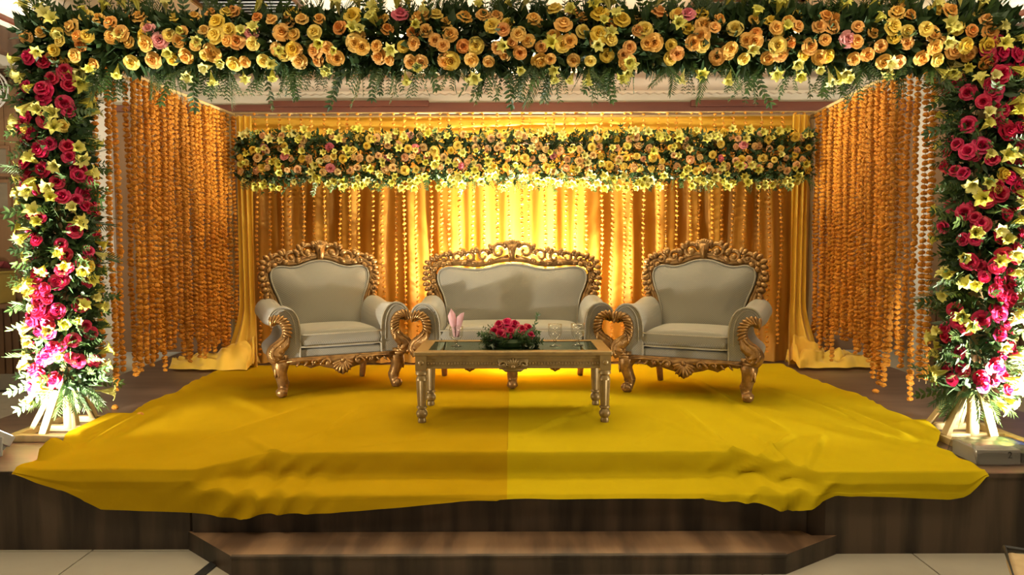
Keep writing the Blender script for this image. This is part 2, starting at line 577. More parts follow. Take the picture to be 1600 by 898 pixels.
# aisle side: planked wall, lattice frieze, dado of slats with a rail, stone skirting
for side, xa, xb in (('left', -7.0, -4.68), ('right', 4.62, 7.0)):
    mb = MB(); mb.box(xa, xb, BW - 0.03, BW, 0.0, 3.5)
    w = struct(mb.build('wall_' + side, M['panelwood'], smooth=False))
    n = int((xb - xa) / 0.16)
    pm = MB(); pm.box(0.004, 0.156, -0.012, 0, 0, 1.55)
    pme = pm.mesh('plank', M['panelwood'], smooth=False)
    for i in range(n):
        inst('plank', pme, w, (xa + 0.16 * i, BW - 0.03, 1.78))
    fm = MB()
    for i in range(int((xb - xa) / 0.2)):
        x0 = xa + 0.2 * i
        fm.bar((x0, BW - 0.045, 3.36), (x0 + 0.2, BW - 0.045, 3.5), 0.02, 0.02)
        fm.bar((x0 + 0.2, BW - 0.045, 3.36), (x0, BW - 0.045, 3.5), 0.02, 0.02)
    fm.box(xa, xb, BW - 0.06, BW - 0.03, 3.33, 3.36)
    fm.box(xa, xb, BW - 0.06, BW - 0.03, 3.5, 3.53)
    fm.build('lattice_frieze', M['darkwood'], w, smooth=False)
    sm = MB(); sm.box(0.006, 0.072, -0.03, 0, 0.18, 0.93)
    sme = sm.mesh('slat', M['slatwood'], smooth=False)
    for i in range(int((xb - xa) / 0.085)):
        inst('slat', sme, w, (xa + 0.085 * i, BW - 0.03, 0))
    sb = MB(); sb.box(xa, xb, BW - 0.08, BW - 0.03, 0.93, 0.98)
    sb.build('dado_rail', M['slatwood'], w, smooth=False)
    bb = MB(); bb.box(xa, xb, BW - 0.075, BW - 0.03, 0.0, 0.18)
    struct(bb.build('baseboard_' + side, M['stone'], smooth=False))

# ------------------------------------------------------------------ stage: platform, middle step, bottom step
Y0 = 3.76
YL, YR = 3.78, 3.70       # the right half of the stage front stands a little nearer
SXL, SXR = -3.42, 3.50
out = [(SXL, YL), (-1.69, YL), (-1.38, 4.08), (1.25, 4.08), (1.60, YR), (SXR, YR), (SXR + 0.15, BW - 0.06), (SXL - 0.25, BW - 0.06)]


def slab(outline, z0, z1, mi_top, mi_side):
    m = MB()
    n = len(outline)
    m.add([(x, y, z1) for x, y in outline], [tuple(range(n))], mi_top)
    m.add([(x, y, z0) for x, y in outline], [tuple(range(n - 1, -1, -1))], mi_side)
    vs = [(x, y, z0) for x, y in outline] + [(x, y, z1) for x, y in outline]
    m.add(vs, [(i, (i + 1) % n, (i + 1) % n + n, i + n) for i in range(n)], mi_side)
    return m


stage = struct(slab(out, 0, P, 0, 1).build('stage_platform', [M['stage_top'], M['riser']], smooth=False))
lip = MB()
for (a, b) in zip(out[:5], out[1:6]):
    lip.bar((a[0], a[1] - 0.004, P - 0.012), (b[0], b[1] - 0.004, P - 0.012), 0.012, 0.022)
lip.build('edge_strip', M['riser'], stage, smooth=False)
stp = struct(slab([(-1.67, Y0 + 0.004), (1.53, Y0 + 0.004), (1.25, 4.078), (-1.38, 4.078)], 0.0, P - 0.14, 0, 1).build('stage_step', [M['tread'], M['riser']], smooth=False))
st2 = struct(slab([(-1.70, YL - 0.002), (-1.355, 3.465), (1.315, 3.465), (1.66, YR - 0.002), (1.53, YR - 0.002), (1.50, Y0), (-1.66, Y0), (-1.67, YL - 0.002)], 0.0, P - 0.322, 0, 1).build('stage_step', [M['tread'], M['riser']], smooth=False))
nb = MB(); nb.box(-1.36, 1.32, 3.457, 3.485, P - 0.334, P - 0.3205)
nb.build('nosing', M['riser'], st2, smooth=False, bevel=0.004)

# ================================================================== STAGE CLOTH
def g(px, py):
    Y = 1150 * 1.16 / (py - 385)
    return ((px - 800) / 1150 * Y, Y)


XL = [(3.70, -2.58), (4.12, -2.58), (4.3, -2.66), (4.5, -2.67), (4.9, -2.70), (5.02, -2.64), (5.4, -2.70), (5.8, -2.67), (6.2, -2.73), (6.7, -2.74), (7.2, -2.66)]
XR = [(3.70, 2.40), (4.12, 2.40), (4.3, 2.53), (4.65, 2.63), (5.1, 2.62), (5.56, 2.66), (6.0, 2.60), (6.5, 2.57), (7.2, 2.62)]
DROP = [(-2.57, .012), (-2.3, .11), (-2.12, .195), (-1.66, .21), (-1.5, .23), (-1.4, .25), (-1.30, .215), (-1.04, .218), (-.78, .20), (-.52, .178), (-.26, .155), (0, .148), (.98, .15), (1.24, .165), (1.35, .19),
        (1.45, .185), (1.53, .155), (1.63, .115), (1.95, .125), (2.2, .135), (2.28, .12), (2.39, .012)]
RIDGES = [(g(1165, 640), g(1500, 722), .035, .014), (g(1010, 655), g(1175, 720), .02, .009), (g(960, 620), g(815, 690), .03, .010),
          (g(1090, 600), g(1230, 680), .03, .008), (g(240, 640), g(130, 700), .04, .016), (g(300, 700), g(480, 640), .05, .008),
          (g(420, 715), g(600, 650), .03, .010), (g(480, 700), g(560, 640), .025, .008), (g(1300, 640), g(1420, 690), .05, .012),
          (g(860, 668), g(985, 636), .02, .007), (g(1180, 735), g(1240, 690), .03, .014), (g(1150, 715), g(1060, 640), .025, .010),
          (g(640, 690), g(760, 655), .03, .006), (g(350, 620), g(420, 650), .05, .007), (g(1330, 660), g(1200, 610), .05, .010), (g(90, 712), g(55, 722), .06, .05), (g(1245, 742), g(1180, 690), .022, .016), (g(1262, 745), g(1290, 690), .02, .012), (g(1225, 738), g(1110, 700), .02, .009),
          (g(430, 722), g(380, 690), .03, .008), (g(1000, 700), g(1080, 660), .02, .006), (g(560, 705), g(700, 690), .02, .005)]


def ridge_h(x, y):
    h = 0.0
    for (a, b, w, ht) in RIDGES:
        dx, dy = b[0] - a[0], b[1] - a[1]
        L2 = dx * dx + dy * dy
        t = ((x - a[0]) * dx + (y - a[1]) * dy) / L2
        if -0.15 < t < 1.15:
            tt = max(0, min(1, t))
            d2 = (x - a[0] - tt * dx) ** 2 + (y - a[1] - tt * dy) ** 2
            h += 2.0 * ht * math.exp(-d2 / (w * w * .55)) * (0.6 + 0.4 * math.sin(PI * tt))
    return h


# where furniture feet press the cloth flat: armchairs, sofa, table
LCH, RCH, SOF, TAB = (-1.515, 6.10, 28), (1.46, 5.86, -26), (0.0, 6.24, 0), (0.005, 5.05, 0)
FEET = []
for (fx, fy, fa), locs in ((LCH, None), (RCH, None), (SOF, .255), (TAB, 'table')):
    if locs == 'table':
        ps = [(sx, sy) for sx in (-.6, .6) for sy in (-.265, .265)]
    else:
        e_ = locs or 0
        ps = [(sx * (.46 + e_), -.34) for sx in (-1, 1)] + [(sx * (.35 + e_), .285) for sx in (-1, 1)] + ([(0, -.34)] if e_ else [])
    ca, sa = math.cos(math.radians(fa)), math.sin(math.radians(fa))
    FEET += [(fx + x * ca - y * sa, fy + x * sa + y * ca) for x, y in ps]


def pressed(x, y):
    return min(1.0, min(smoothstep(.06, .22, math.hypot(x - a, y - b)) for a, b in FEET))


def lin(a, b, x):
    return max(0.0, min(1.0, (x - a) / (b - a)))


def cloth_profile(x):
    t = min(lin(-1.655, -1.365, x), 1 - lin(1.235, 1.565, x))
    ye = YL if x < -1.4 else (YR if x > 1.27 else Y0)
    d = interp(DROP, x)
    yf = ye + (4.08 - ye) * t - 0.012
    yb = min(ye, Y0) if t < .5 else Y0
    p = [(7.12, P), (yf, P + 0.003),
         (yf - 0.020, P - (0.05 * (1 - t) + 0.128 * t) * min(1, d / .1)),
         ((1 - t) * (ye - 0.030) + t * (yb - 0.004), P - ((1 - t) * min(0.09, d * .7) + t * 0.131)),
         ((1 - t) * (ye - 0.036) + t * (yb - 0.030), P - d)]
    return p


LCX, LCY, RCX, RCY = -2.81, 4.62, 2.75, 4.35      # the two flower columns
BHX, BHY = 0.20, 0.25
BASES = [(LCX - BHX, LCX + BHX, LCY - BHY, LCY + BHY), (RCX - BHX, RCX + BHX, RCY - BHY, RCY + BHY)]


SEAM = 0.5120
XS = XL[0][1] + (XR[0][1] - XL[0][1]) * SEAM


def cloth_panel(u0, u1, nu):
    pts = []
    nvs = (72, 6, 12, 7)
    nv = sum(nvs) + 1
    for i in range(nu + 1):
        u = u0 + (u1 - u0) * i / nu
        xf = XL[0][1] + (XR[0][1] - XL[0][1]) * u
        prof = cloth_profile(xf)
        row = []
        for k, ns in enumerate(nvs):
            a, b = prof[k], prof[k + 1]
            for q in range(ns):
                t = q / ns
                if k == 0:
                    t = 1 - (1 - t) ** 1.9
                row.append((a[0] + (b[0] - a[0]) * t, a[1] + (b[1] - a[1]) * t, k))
        row.append((prof[-1][0], prof[-1][1], 3))
        # soften the folds at the edges
        for _ in range(1):
            new = row[:]
            for j in range(68, len(row) - 1):
                new[j] = (0.25 * row[j - 1][0] + 0.5 * row[j][0] + 0.25 * row[j + 1][0], 0.25 * row[j - 1][1] + 0.5 * row[j][1] + 0.25 * row[j + 1][1], row[j][2])
            row = new
        for j, (y, z, k) in enumerate(row):
            yc = max(3.70, min(7.2, y))
            x = interp(XL, yc) + (XS - interp(XL, yc)) * u / SEAM if u <= SEAM else XS + (interp(XR, yc) - XS) * (u - SEAM) / (1 - SEAM)
            edge = min(1, u * 40, (1 - u) * 40)
            if k == 0:
                h = 0.010 + ridge_h(x, y)
                h += 0.004 * (noise.noise(Vector((x * 2.1, y * 1.3, 3.1))) + 0.5 * noise.noise(Vector((x * 5 + y * 2, y * 3, 1.7))) + 0.6)
                h += 0.012 * max(0, 1 - edge) * (0.5 + 0.5 * math.sin(y * 31 + 3 * math.sin(y * 7)))
                h = .006 + (h - .006) * pressed(x, y)
                for bx0, bx1, by0, by1 in BASES:
                    q = max(bx0 - x, x - bx1, by0 - y, y - by1)
                    if q < 0.12:
                        h = max(h, 0.058 * (1 - smoothstep(0.015, 0.12, q)))
                z += h
            else:
                s = max(0, P - z)
                sw = noise.noise(Vector((x * 3.2 + z * 4, z * 5, 8.3))) + 0.6 * noise.noise(Vector((x * 7 - z * 9, z * 4, 2.2)))
                bunch = math.exp(-((x + 1.30) / .28) ** 2) + math.exp(-((x - 1.36) / .26) ** 2)
                o = 0.010 + 0.010 * (sw + 0.8) * min(1, s / .05)
                o += bunch * 0.048 * (1 - abs(math.sin(x * 21 + s * 17 + 1.5 * sw)))  * min(1, s / .06)
                y -= o
                z += 0.010 + (0.006 * (sw + .8) if 0.10 < s < 0.15 else 0) + bunch * 0.012 * (1 + math.sin(x * 40)) * (1 if k == 2 else 0.2)
                z += 0.002 * math.sin(x * 11 + 2 * math.sin(x * 5)) * min(1, s / .1)
            pts.append((x, y, z))
    m = MB()
    m.grid(pts, nu + 1, nv)
    return m


cloth = thing('stage_cloth', 'large yellow satin cloth spread over the stage floor and hanging over its front edge', 'floor cloth', (0, 0, 0))
seam = SEAM
pa = cloth_panel(0, seam, 150).build('cloth_panel', M['cloth_a'], cloth, sharp=None)
pa['label'] = 'left amber length of the cloth'
pb = cloth_panel(seam, 1, 150).build('cloth_panel', M['cloth_b'], cloth, sharp=None)
pb['label'] = 'right clear yellow length of the cloth'
pf = [(XS, 7.1 - .1 * i, P + 0.013 + ridge_h(XS, 7.1 - .1 * i) + .004 * (noise.noise(Vector((XS * 2.1, (7.1 - .1 * i) * 1.3, 3.1))) + .6)) for i in range(31)]
m = MB(); m.tube(pf, 0.0035, 5)
m.build('seam', M['cloth_a'], cloth)

# ================================================================== BACKDROP
DY = 7.32
TOPZ = 2.84


def drape(x0, x1, z0, z1, yfun, nu, nv):
    pts = []
    for i in range(nu + 1):
        x = x0 + (x1 - x0) * i / nu
        for j in range(nv + 1):
            v = j / nv
            z = z1 + (z0 - z1) * v
            xx, yy = yfun(x, z, v)
            pts.append((xx, yy, z))
    m = MB(); m.grid(pts, nu + 1, nv + 1)
    return m


def main_fold(x, z, v):
    a = 0.019 + 0.018 * v
    ph = 2.0 * noise.noise(Vector((x * 0.9, z * 0.25, 0)))
    y = DY + a * math.sin(x * 21 + ph * 2.2) + 0.5 * a * math.sin(x * 47 + 1.3 + ph * 3) + 0.02 * noise.noise(Vector((x * 3, z * 1.2, 4)))
    if z < P + 0.25:
        y -= (P + 0.25 - z) * 0.22 * (0.6 + 0.4 * math.sin(x * 9))
    return x + 0.01 * math.sin(z * 3 + x * 9), y


bd = thing('backdrop_drape', 'pleated orange-yellow cloth hung across the back of the stage behind the sofa', 'drape', (0, 0, 0))
drape(-2.66, 2.93, P + 0.012, TOPZ, main_fold, 420, 26).build('pleated_cloth', M['drape'], bd, sharp=None)


def swag_fold(x, z, v):
    sag = 0.02 * math.sin((x + 2.72) * 11)
    return x, DY - 0.075 + 0.016 * math.sin(v * 19 + 1.2 * math.sin(x * 1.7) + 2 * sag) + 0.008 * noise.noise(Vector((x * 3, z * 9, 1)))


drape(-2.64, 2.90, TOPZ - 0.28, TOPZ - 0.005, swag_fold, 120, 22).build('top_swag', M['drape_y'], bd, sharp=None)
m = MB(); m.tube([(-2.80, DY, TOPZ + 0.005), (2.98, DY, TOPZ + 0.005)], 0.02, 10)
m.build('top_pole', M['bamboo'], bd)
for xx in (-2.78, 2.96):
    m = MB(); m.tube([(xx, DY + 0.02, P), (xx, DY + 0.02, TOPZ + 0.03)], 0.022, 10)
    m.build('side_pole', M['bamboo'], bd)


def side_drape(name, label, xc, sgn):
    t = thing(name, label, 'drape', (xc, 7.12, P))

    def f(x, z, v):
        w = 1 + 0.9 * smoothstep(0.72, 1.0, v)
        fan = 0.30 * smoothstep(0.78, 1.0, v)
        return sgn * (x * w + fan * (x + 0.1)), 0.018 * math.sin(x * 120 + v * 2) - 0.10 * smoothstep(0.75, 1, v) * (1 + 0.5 * math.sin(x * 60))
    drape(-0.075, 0.075, 0.02, TOPZ - P - 0.01, f, 48, 40).build('hanging_length', M['drape_y'], t, sharp=None)
    # pooled end on the stage floor
    pts = []
    nu, nv = 60, 26
    for i in range(nu + 1):
        u = i / nu
        for j in range(nv + 1):
            v = j / nv
            x = sgn * (-0.10 + 0.78 * u)
            y = -0.16 - 0.34 * (v - 0.5) * (1.15 - 0.5 * u) + 0.02 * math.sin(u * 20)
            env = math.sin(PI * min(1, max(0, v))) ** 0.7
            ph = 3.0 * noise.noise(Vector((u * 3.5, v * 2.5, xc)))
            hh = env * (0.09 + 0.20 * (1 - u) ** 1.5) * (0.50 + 0.50 * abs(math.sin(v * 7.5 + u * 6 + ph)))
            hh += env * 0.05 * noise.noise(Vector((u * 11, v * 9, xc * 3)))
            y += 0.05 * noise.noise(Vector((u * 6, v * 3, 9 + xc)))
            if i in (0, nu):
                hh *= 0.2
            pts.append((x, y, 0.024 + max(0, hh)))
    m = MB(); m.grid(pts, nu + 1, nv + 1)
    m.build('pooled_end', M['drape_y'], t, sharp=None)
    return t


side_drape('side_drape', 'narrow yellow drape at the left end of the backdrop, its end pooled on the stage', -2.56, -1)
side_drape('side_drape', 'narrow yellow drape at the right end of the backdrop, its end pooled on the stage', 2.76, 1)

# ================================================================== MARIGOLD STRINGS
def head_geo(m, c, r, tilt, seed, k=8):
    rnd = random.Random(seed)
    mt = Matrix.Rotation(tilt[0], 3, 'X') @ Matrix.Rotation(tilt[1], 3, 'Y')
    rings = ((0.0, 0.60), (0.62, 0.52), (1.0, 0.06), (0.82, -0.42), (0.25, -0.60))
    vs = []
    a0 = rnd.random() * 6
    for i, (rr, zz) in enumerate(rings):
        for j in range(k):
            a = 2 * PI * (j + 0.5 * (i % 2)) / k + a0
            q = r * rr * rnd.uniform(0.78, 1.16)
            vs.append(Vector(c) + mt @ Vector((q * math.cos(a), q * math.sin(a), r * zz * rnd.uniform(0.75, 1.2))))
    fs = []
    for i in range(len(rings) - 1):
        for j in range(k):
            fs.append((i * k + j, (i + 1) * k + j, (i + 1) * k + (j + 1) % k, i * k + (j + 1) % k))
    fs.append(tuple(range(4 * k, 5 * k)))
    m.add(vs, fs, 0)


def string_mesh(length, r, pitch, seed, wob=0.006):
    rnd = random.Random(seed)
    m = MB()
    z = -0.012 - rnd.random() * 0.02
    ph = rnd.random() * 6
    pts = []
    while z > -length:
        x = wob * math.sin(z * 5 + ph) + rnd.uniform(-1, 1) * 0.003
        y = wob * math.cos(z * 4 + ph)
        head_geo(m, (x, y, z), r * rnd.uniform(0.82, 1.12), (rnd.uniform(-.6, .6), rnd.uniform(-.6, .6)), rnd.random(), 7)
        pts.append((x, y, z))
        z -= pitch * rnd.uniform(0.88, 1.12)
    pts = [(0, 0, 0.0)] + pts[::3]
    m.tube(pts, 0.0022, 3, 1)
    return m.mesh('marigold_string', [M['marigold'], M['thread']], smooth=False)


side_me = [string_mesh(2.26 - 0.03 * i, 0.0255, 0.0345 + .0006 * i, 100 + i) for i in range(10)]
back_me = [string_mesh(2.36 - 0.03 * i, 0.019, 0.046, 200 + i, 0.009) for i in range(6)]
hm = MB(); head_geo(hm, (0, 0, 0), 0.0265, (0, 0), 5, 9)
head_me = hm.mesh('marigold', M['marigold'], smooth=False)


def ordinal(k):
    names = ['first', 'second', 'third', 'fourth', 'fifth', 'sixth', 'seventh', 'eighth', 'ninth', 'tenth', 'eleventh', 'twelfth',
             'thirteenth', 'fourteenth', 'fifteenth', 'sixteenth', 'seventeenth', 'eighteenth', 'nineteenth', 'twentieth']
    tens = {2: 'twenty', 3: 'thirty'}
    if k <= 20:
        return names[k - 1]
    if k == 30:
        return 'thirtieth'
    return tens[k // 10] + '-' + names[k % 10 - 1]


rails = {}
for sgn, side in ((-1, 'left'), (1, 'right')):
    xs_near, xs_far = (-2.87 if sgn < 0 else 2.78), (-2.66 if sgn < 0 else 2.93)
    rl = MB()
    for off in (0.0, 0.11):
        rl.tube([(xs_near + sgn * off, 4.55, TOPZ + 0.012), (xs_far + sgn * off, 7.28, TOPZ + 0.012)], 0.014, 8)
    for yy in (4.8, 5.9, 7.1):
        xx = xs_near + (xs_far - xs_near) * (yy - 4.55) / 2.73
        rl.tube([(xx, yy, TOPZ + 0.012), (xx + sgn * 0.11, yy, TOPZ + 0.012)], 0.010, 6)
    rr = tag(rl.build('garland_rail', M['bamboo']), 'pair of wooden rails from the %s flower column back to the backdrop, carrying marigold strings' % side, 'rail')
    for row, off in ((0, 0.0), (1, 0.11)):
        n = 29
        cnt = 0
        for i in range(n):
            t = (i + 0.5 * row) / n
            yy = 4.96 + (7.20 - 4.96) * t
            # the near strings hang with gaps, the far ones close together
            if (row == 1 and i < 8) or (row == 0 and i in (2, 5, 6)):
                continue
            cnt += 1
            f = (yy - 4.55) / 2.73
            x = xs_near + (xs_far - xs_near) * f + sgn * off + random.uniform(-.012, .012)
            yy += random.uniform(-.012, .012)
            lab = 'orange marigold string in the %s side curtain, %s row, %s back from the flower column' % (side, 'inner' if row == 0 else 'outer', ordinal(cnt))
            gname = 'marigold strings of the %s side curtain' % side
            rz = random.uniform(0, 6.28)
            if row == 0 and i < 2:
                t_ = thing('marigold_string', lab, 'garland', (x, yy, TOPZ), rz, gname)
                tb = MB(); tb.tube([(0, 0, 0), (0, 0, -2.2)], 0.002, 4)
                tb.build('thread', M['thread'], t_)
                for q in range(54):
                    inst('marigold', head_me, t_, (random.uniform(-.004, .004), random.uniform(-.004, .004), -0.015 - 0.0405 * q),
                         (random.uniform(-.35, .35), random.uniform(-.35, .35), random.uniform(0, 6)), random.uniform(.85, 1.15))
            else:
                o = inst('marigold_string', side_me[random.randrange(10)], None, (x, yy, TOPZ), (0, 0, rz), (1, 1, random.uniform(0.955, 1.03) * (1.045 if i < 11 else 1)))
                tag(o, lab, 'garland', gname)
NB = 50
for i in range(NB):
    x = -2.56 + (5.38) * i / (NB - 1) + random.uniform(-.025, .025)
    o = inst('marigold_string', back_me[random.randrange(6)], None, (x, DY - 0.160, TOPZ + 0.028), (0, 0, random.uniform(0, 6)))
    if i < NB // 2:
        lab = 'thin marigold string in front of the backdrop, %s from its left end' % ordinal(i + 1)
    else:
        lab = 'thin marigold string in front of the backdrop, %s from its right end' % ordinal(NB - i)
    tag(o, lab, 'garland', 'thin marigold strings on the backdrop')
m = MB(); m.tube([(-2.80, DY - 0.160, TOPZ + 0.022), (2.98, DY - 0.160, TOPZ + 0.022)], 0.008, 8)
for xx in (-2.78, 0.1, 2.96):
    m.tube([(xx, DY - 0.160, TOPZ + 0.018), (xx, DY, TOPZ + 0.012)], 0.006, 6)
m.build('string_rail', M['bamboo'], bd)

# ================================================================== FLOWERS
def rose_mesh(seed, mats_name, openness=1.0):
    rnd = random.Random(seed)
    m = MB()
    rings = [(3, 0.10, 0.17, 0.74, 1.25), (4, 0.20, 0.40 * openness, 0.66, 0.95), (5, 0.24, 0.66 * openness, 0.46, 0.80), (6, 0.26, 0.96 * openness, 0.14, 0.68)]
    a0 = rnd.random() * 6
    for k, (n, rb, rt, zt, hw) in enumerate(rings):
        for i in range(n):
            a = a0 + 2 * PI * i / n + k * 0.6 + rnd.uniform(-.12, .12)
            rt_ = rt * rnd.uniform(.92, 1.08)
            zt_ = zt * rnd.uniform(.9, 1.1)
            pts = []
            NU, NV = 4, 4
            for u in range(NU):
                uu = -1 + 2 * u / (NU - 1)
                for v in range(NV):
                    vv = v / (NV - 1)
                    wid = hw * (0.35 + 0.65 * math.sin(min(1, vv * 1.15) * PI / 2)) * (1 - 0.25 * max(0, vv - .66) * 3 * abs(uu))
                    rr = rb + (rt_ - rb) * (vv ** (1.4 if k > 1 else .8))
                    zz = -0.55 + (zt_ + 0.55) * (math.sin(vv * PI * 0.5 * (1.12 if k > 1 else 1.0))) - 0.10 * vv * uu * uu
                    if k > 1 and v == NV - 1:
                        rr += 0.06
                        zz -= 0.07
                    ang = a + uu * wid
                    pts.append((rr * math.cos(ang), rr * math.sin(ang), zz))
            m.grid(pts, NU, NV)
    m.ball((0, 0, -0.35), 0.30, 6, 4, 0)
    return m.mesh('rose', M[mats_name], sharp=None)


def lily_mesh(seed, flare=1.0):
    rnd = random.Random(seed)
    m = MB()
    for i in range(6):
        a = 2 * PI * i / 6 + rnd.uniform(-.1, .1)
        ln = (1.0 if i % 2 else 0.9) * flare
        pts = []
        for v in range(5):
            vv = v / 4
            rr = 0.06 + 0.72 * ln * vv ** 1.7
            zz = 0.95 * 1.25 * math.sin(vv * PI * 0.56) + (-0.10 if v == 4 else 0)
            w = 0.04 + 0.235 * math.sin(PI * min(1, vv * 0.92 + .08)) ** 0.9
            for u in (-1, 0, 1):
                p = Vector((rr, u * w, zz + (0.07 if u else 0)))
                pts.append(Matrix.Rotation(a, 3, 'Z') @ p)
        m.grid(pts, 5, 3)
    m.tube([(0, 0, -0.5), (0, 0, 0.1)], [0.05, 0.09], 5)
    for i in range(3):
        a = i * 2.1
        m.tube([(0, 0, 0.1), (0.16 * math.cos(a), 0.16 * math.sin(a), 0.85)], [0.02, 0.035], 4)
    return m.mesh('lily', M['lily'], sharp=None)


def leaf_geo(m, base, d, length, w, nrm, n=3, droop=0.0):
    base = Vector(base); d = Vector(d).normalized(); nrm = Vector(nrm)
    side = d.cross(nrm)
    if side.length < 1e-4:
        side = d.cross(Vector((1, 0, 0.1)))
    side.normalize()
    up = side.cross(d)
    pts = []
    for i in range(n + 1):
        t = i / n
        ww = w * math.sin(PI * (0.06 + 0.94 * t) ** 0.8) if i < n else 0.0
        c = base + d * length * t - up * droop * t * t
        pts += [c - side * ww + up * ww * 0.35, c, c + side * ww + up * ww * 0.35]
    m.grid(pts, n + 1, 3)


def sprig_ruscus(seed):
    rnd = random.Random(seed)
    m = MB()
    pts = [Vector((0.10 * t * t, 0.05 * math.sin(t * 3), t)) for t in [i / 8 for i in range(9)]]
    m.tube(pts, [0.012 * (1 - 0.7 * i / 8) for i in range(9)], 4)
    for i in range(1, 9):
        for sgn in (-1, 1):
            d = Vector((sgn * 0.9, rnd.uniform(-.5, .5), 0.75))
            leaf_geo(m, pts[i], d, rnd.uniform(.16, .23), 0.045, (0, 1, 0.2), 3, 0.03)
    leaf_geo(m, pts[8], (0, 0, 1), 0.2, 0.045, (0, 1, 0))
    return m.mesh('leaf_sprig', M['leaf'], sharp=None)


def sprig_palm(seed):
    rnd = random.Random(seed)
    m = MB()
    pts = [Vector((0.16 * t * t, 0, t)) for t in [i / 8 for i in range(9)]]
    m.tube(pts, [0.014 * (1 - 0.7 * i / 8) for i in range(9)], 4)
    for i in range(1, 17):
        t = i / 16.5
        p = Vector((0.16 * t * t, 0, t))
        for sgn in (-1, 1):
            d = Vector((sgn * 0.62, rnd.uniform(-.15, .15), 0.9))
            leaf_geo(m, p, d, 0.40 * (1 - 0.55 * t) * rnd.uniform(.85, 1.1), 0.017, (0, 1, 0.1), 2, 0.03)
    leaf_geo(m, pts[8], (0.2, 0, 1), 0.2, 0.017, (0, 1, 0), 2)
    return m.mesh('leaf_sprig', M['leaf'], sharp=None)


def sprig_fern(seed):
    rnd = random.Random(seed)
    m = MB()
    for k in range(5):
        a = rnd.uniform(0, 6.28)
        sp = rnd.uniform(.15, .5)
        tip = Vector((math.cos(a) * sp, math.sin(a) * sp, rnd.uniform(.75, 1.0)))
        m.tube([(0, 0, 0), tip * 0.5 + Vector((0, 0, .05)), tip], [0.012, 0.009, 0.004], 3)
        for i in range(2, 9):
            p = tip * (i / 9)
            for sgn in (-1, 1):
                side = Vector((-math.sin(a), math.cos(a), 0)) * sgn
                leaf_geo(m, p, tip.normalized() * 0.6 + side * 0.8 + Vector((0, 0, rnd.uniform(-.2, .2))), rnd.uniform(.10, .16), 0.022, (math.cos(a), math.sin(a), .3), 2, 0.01)
    return m.mesh('leaf_sprig', M['leaf'], sharp=None)


PEACH = [rose_mesh(1, 'peach', .92), rose_mesh(2, 'peach', 0.72), rose_mesh(3, 'peach', 0.82)]
YROSE = [rose_mesh(4, 'yellowrose'), rose_mesh(5, 'yellowrose', 0.8)]
BLUSH = [rose_mesh(11, 'blushrose', .85), rose_mesh(12, 'blushrose', 0.7), rose_mesh(13, 'blushrose', 0.78)]
PINK = [rose_mesh(6, 'pinkrose', 0.9)]
RED = [rose_mesh(7, 'redrose'), rose_mesh(8, 'redrose', 0.85)]
LILY = [lily_mesh(1), lily_mesh(2, 0.75), lily_mesh(3, 1.1)]
RUSC = [sprig_ruscus(i) for i in range(3)]
PALM = [sprig_palm(i) for i in range(2)]
FERN = [sprig_fern(i) for i in range(3)]


def aim(d, roll=None):
    q = Vector(d).normalized().to_track_quat('Z', 'Y')
    return q @ Quaternion((0, 0, 1), random.uniform(0, 6.28) if roll is None else roll)


def jit(s):
    return Vector((random.uniform(-s, s), random.uniform(-s, s), random.uniform(-s, s)))


def fill_foliage(name, pts_dirs, parent, mtl, size=(0.05, 0.09)):
    m = MB()
    for p, d in pts_dirs:
        L = random.uniform(*size)
        leaf_geo(m, p, Vector(d) + jit(.7), L, L * random.uniform(.16, .28), jit(1), 2)
    o = m.build(name, M[mtl], parent, sharp=None)
    o['kind'] = 'stuff'
    return o


def put_rose(par, p, d, sc, kinds):
    r = random.random()
    acc = 0
    for (meshes, prob, lab) in kinds:
        acc += prob
        if r <= acc:
            inst('rose', random.choice(meshes), par, p, aim(Vector(d) + jit(.28)), sc, lab)
            return


# ---- the flower beam along the top of the arch
BX0, BX1, BYC, BZC = -2.93, 2.93, (LCY + RCY) / 2, 2.78
beam = thing('flower_beam', 'long beam of peach and yellow roses, lilies and green leaves across the top of the arch', 'flower arrangement', (-0.04, BYC, BZC))
beam.rotation_euler = (0, math.radians(0.7), math.atan2(RCY - LCY, RCX - LCX))
m = MB(); m.tube([(BX0 + 0.1, 0.04, 0), (BX1 - 0.1, 0.04, 0)], 0.028, 10)
m.build('pole', M['bamboo'], beam)
n_r = 0
for i in range(60):
    for k, th in enumerate((-0.62, -0.22, 0.18, 0.62, 1.05)):
        if (k == 4 and random.random() < .62) or (k == 3 and random.random() < .35) or random.random() < .10:
            continue
        x = BX0 + 0.12 + (BX1 - BX0 - 0.24) * (i + 0.5 * (k % 2) + random.uniform(-.42, .42)) / 60
        a = th + random.uniform(-.16, .16)
        rad = 0.180 + random.uniform(-.02, .03)
        d = Vector((random.uniform(-.25, .25), -math.cos(a), math.sin(a)))
        put_rose(beam, (x, d.y * rad, d.z * rad * 0.98), d + Vector((0, -.35, 0)), random.uniform(.042, .058),
                 [(PEACH, .70, 'peach rose'), (YROSE, .265, 'yellow rose'), (PINK, .035, 'pink rose')])
for i in range(120):
    x = random.uniform(BX0 + .02, BX1 - .02)
    a = random.choice((random.uniform(.7, 1.35), random.uniform(-1.05, -.55), random.uniform(-.4, .6)))
    rad = 0.205
    d = Vector((random.uniform(-.4, .4), -math.cos(a), math.sin(a) * 1.05))
    inst('lily', random.choice(LILY), beam, Vector((x, d.y * rad * .8, d.z * rad)), aim(d + jit(.55) + Vector((0, -.2, 0))), random.uniform(.046, .066))
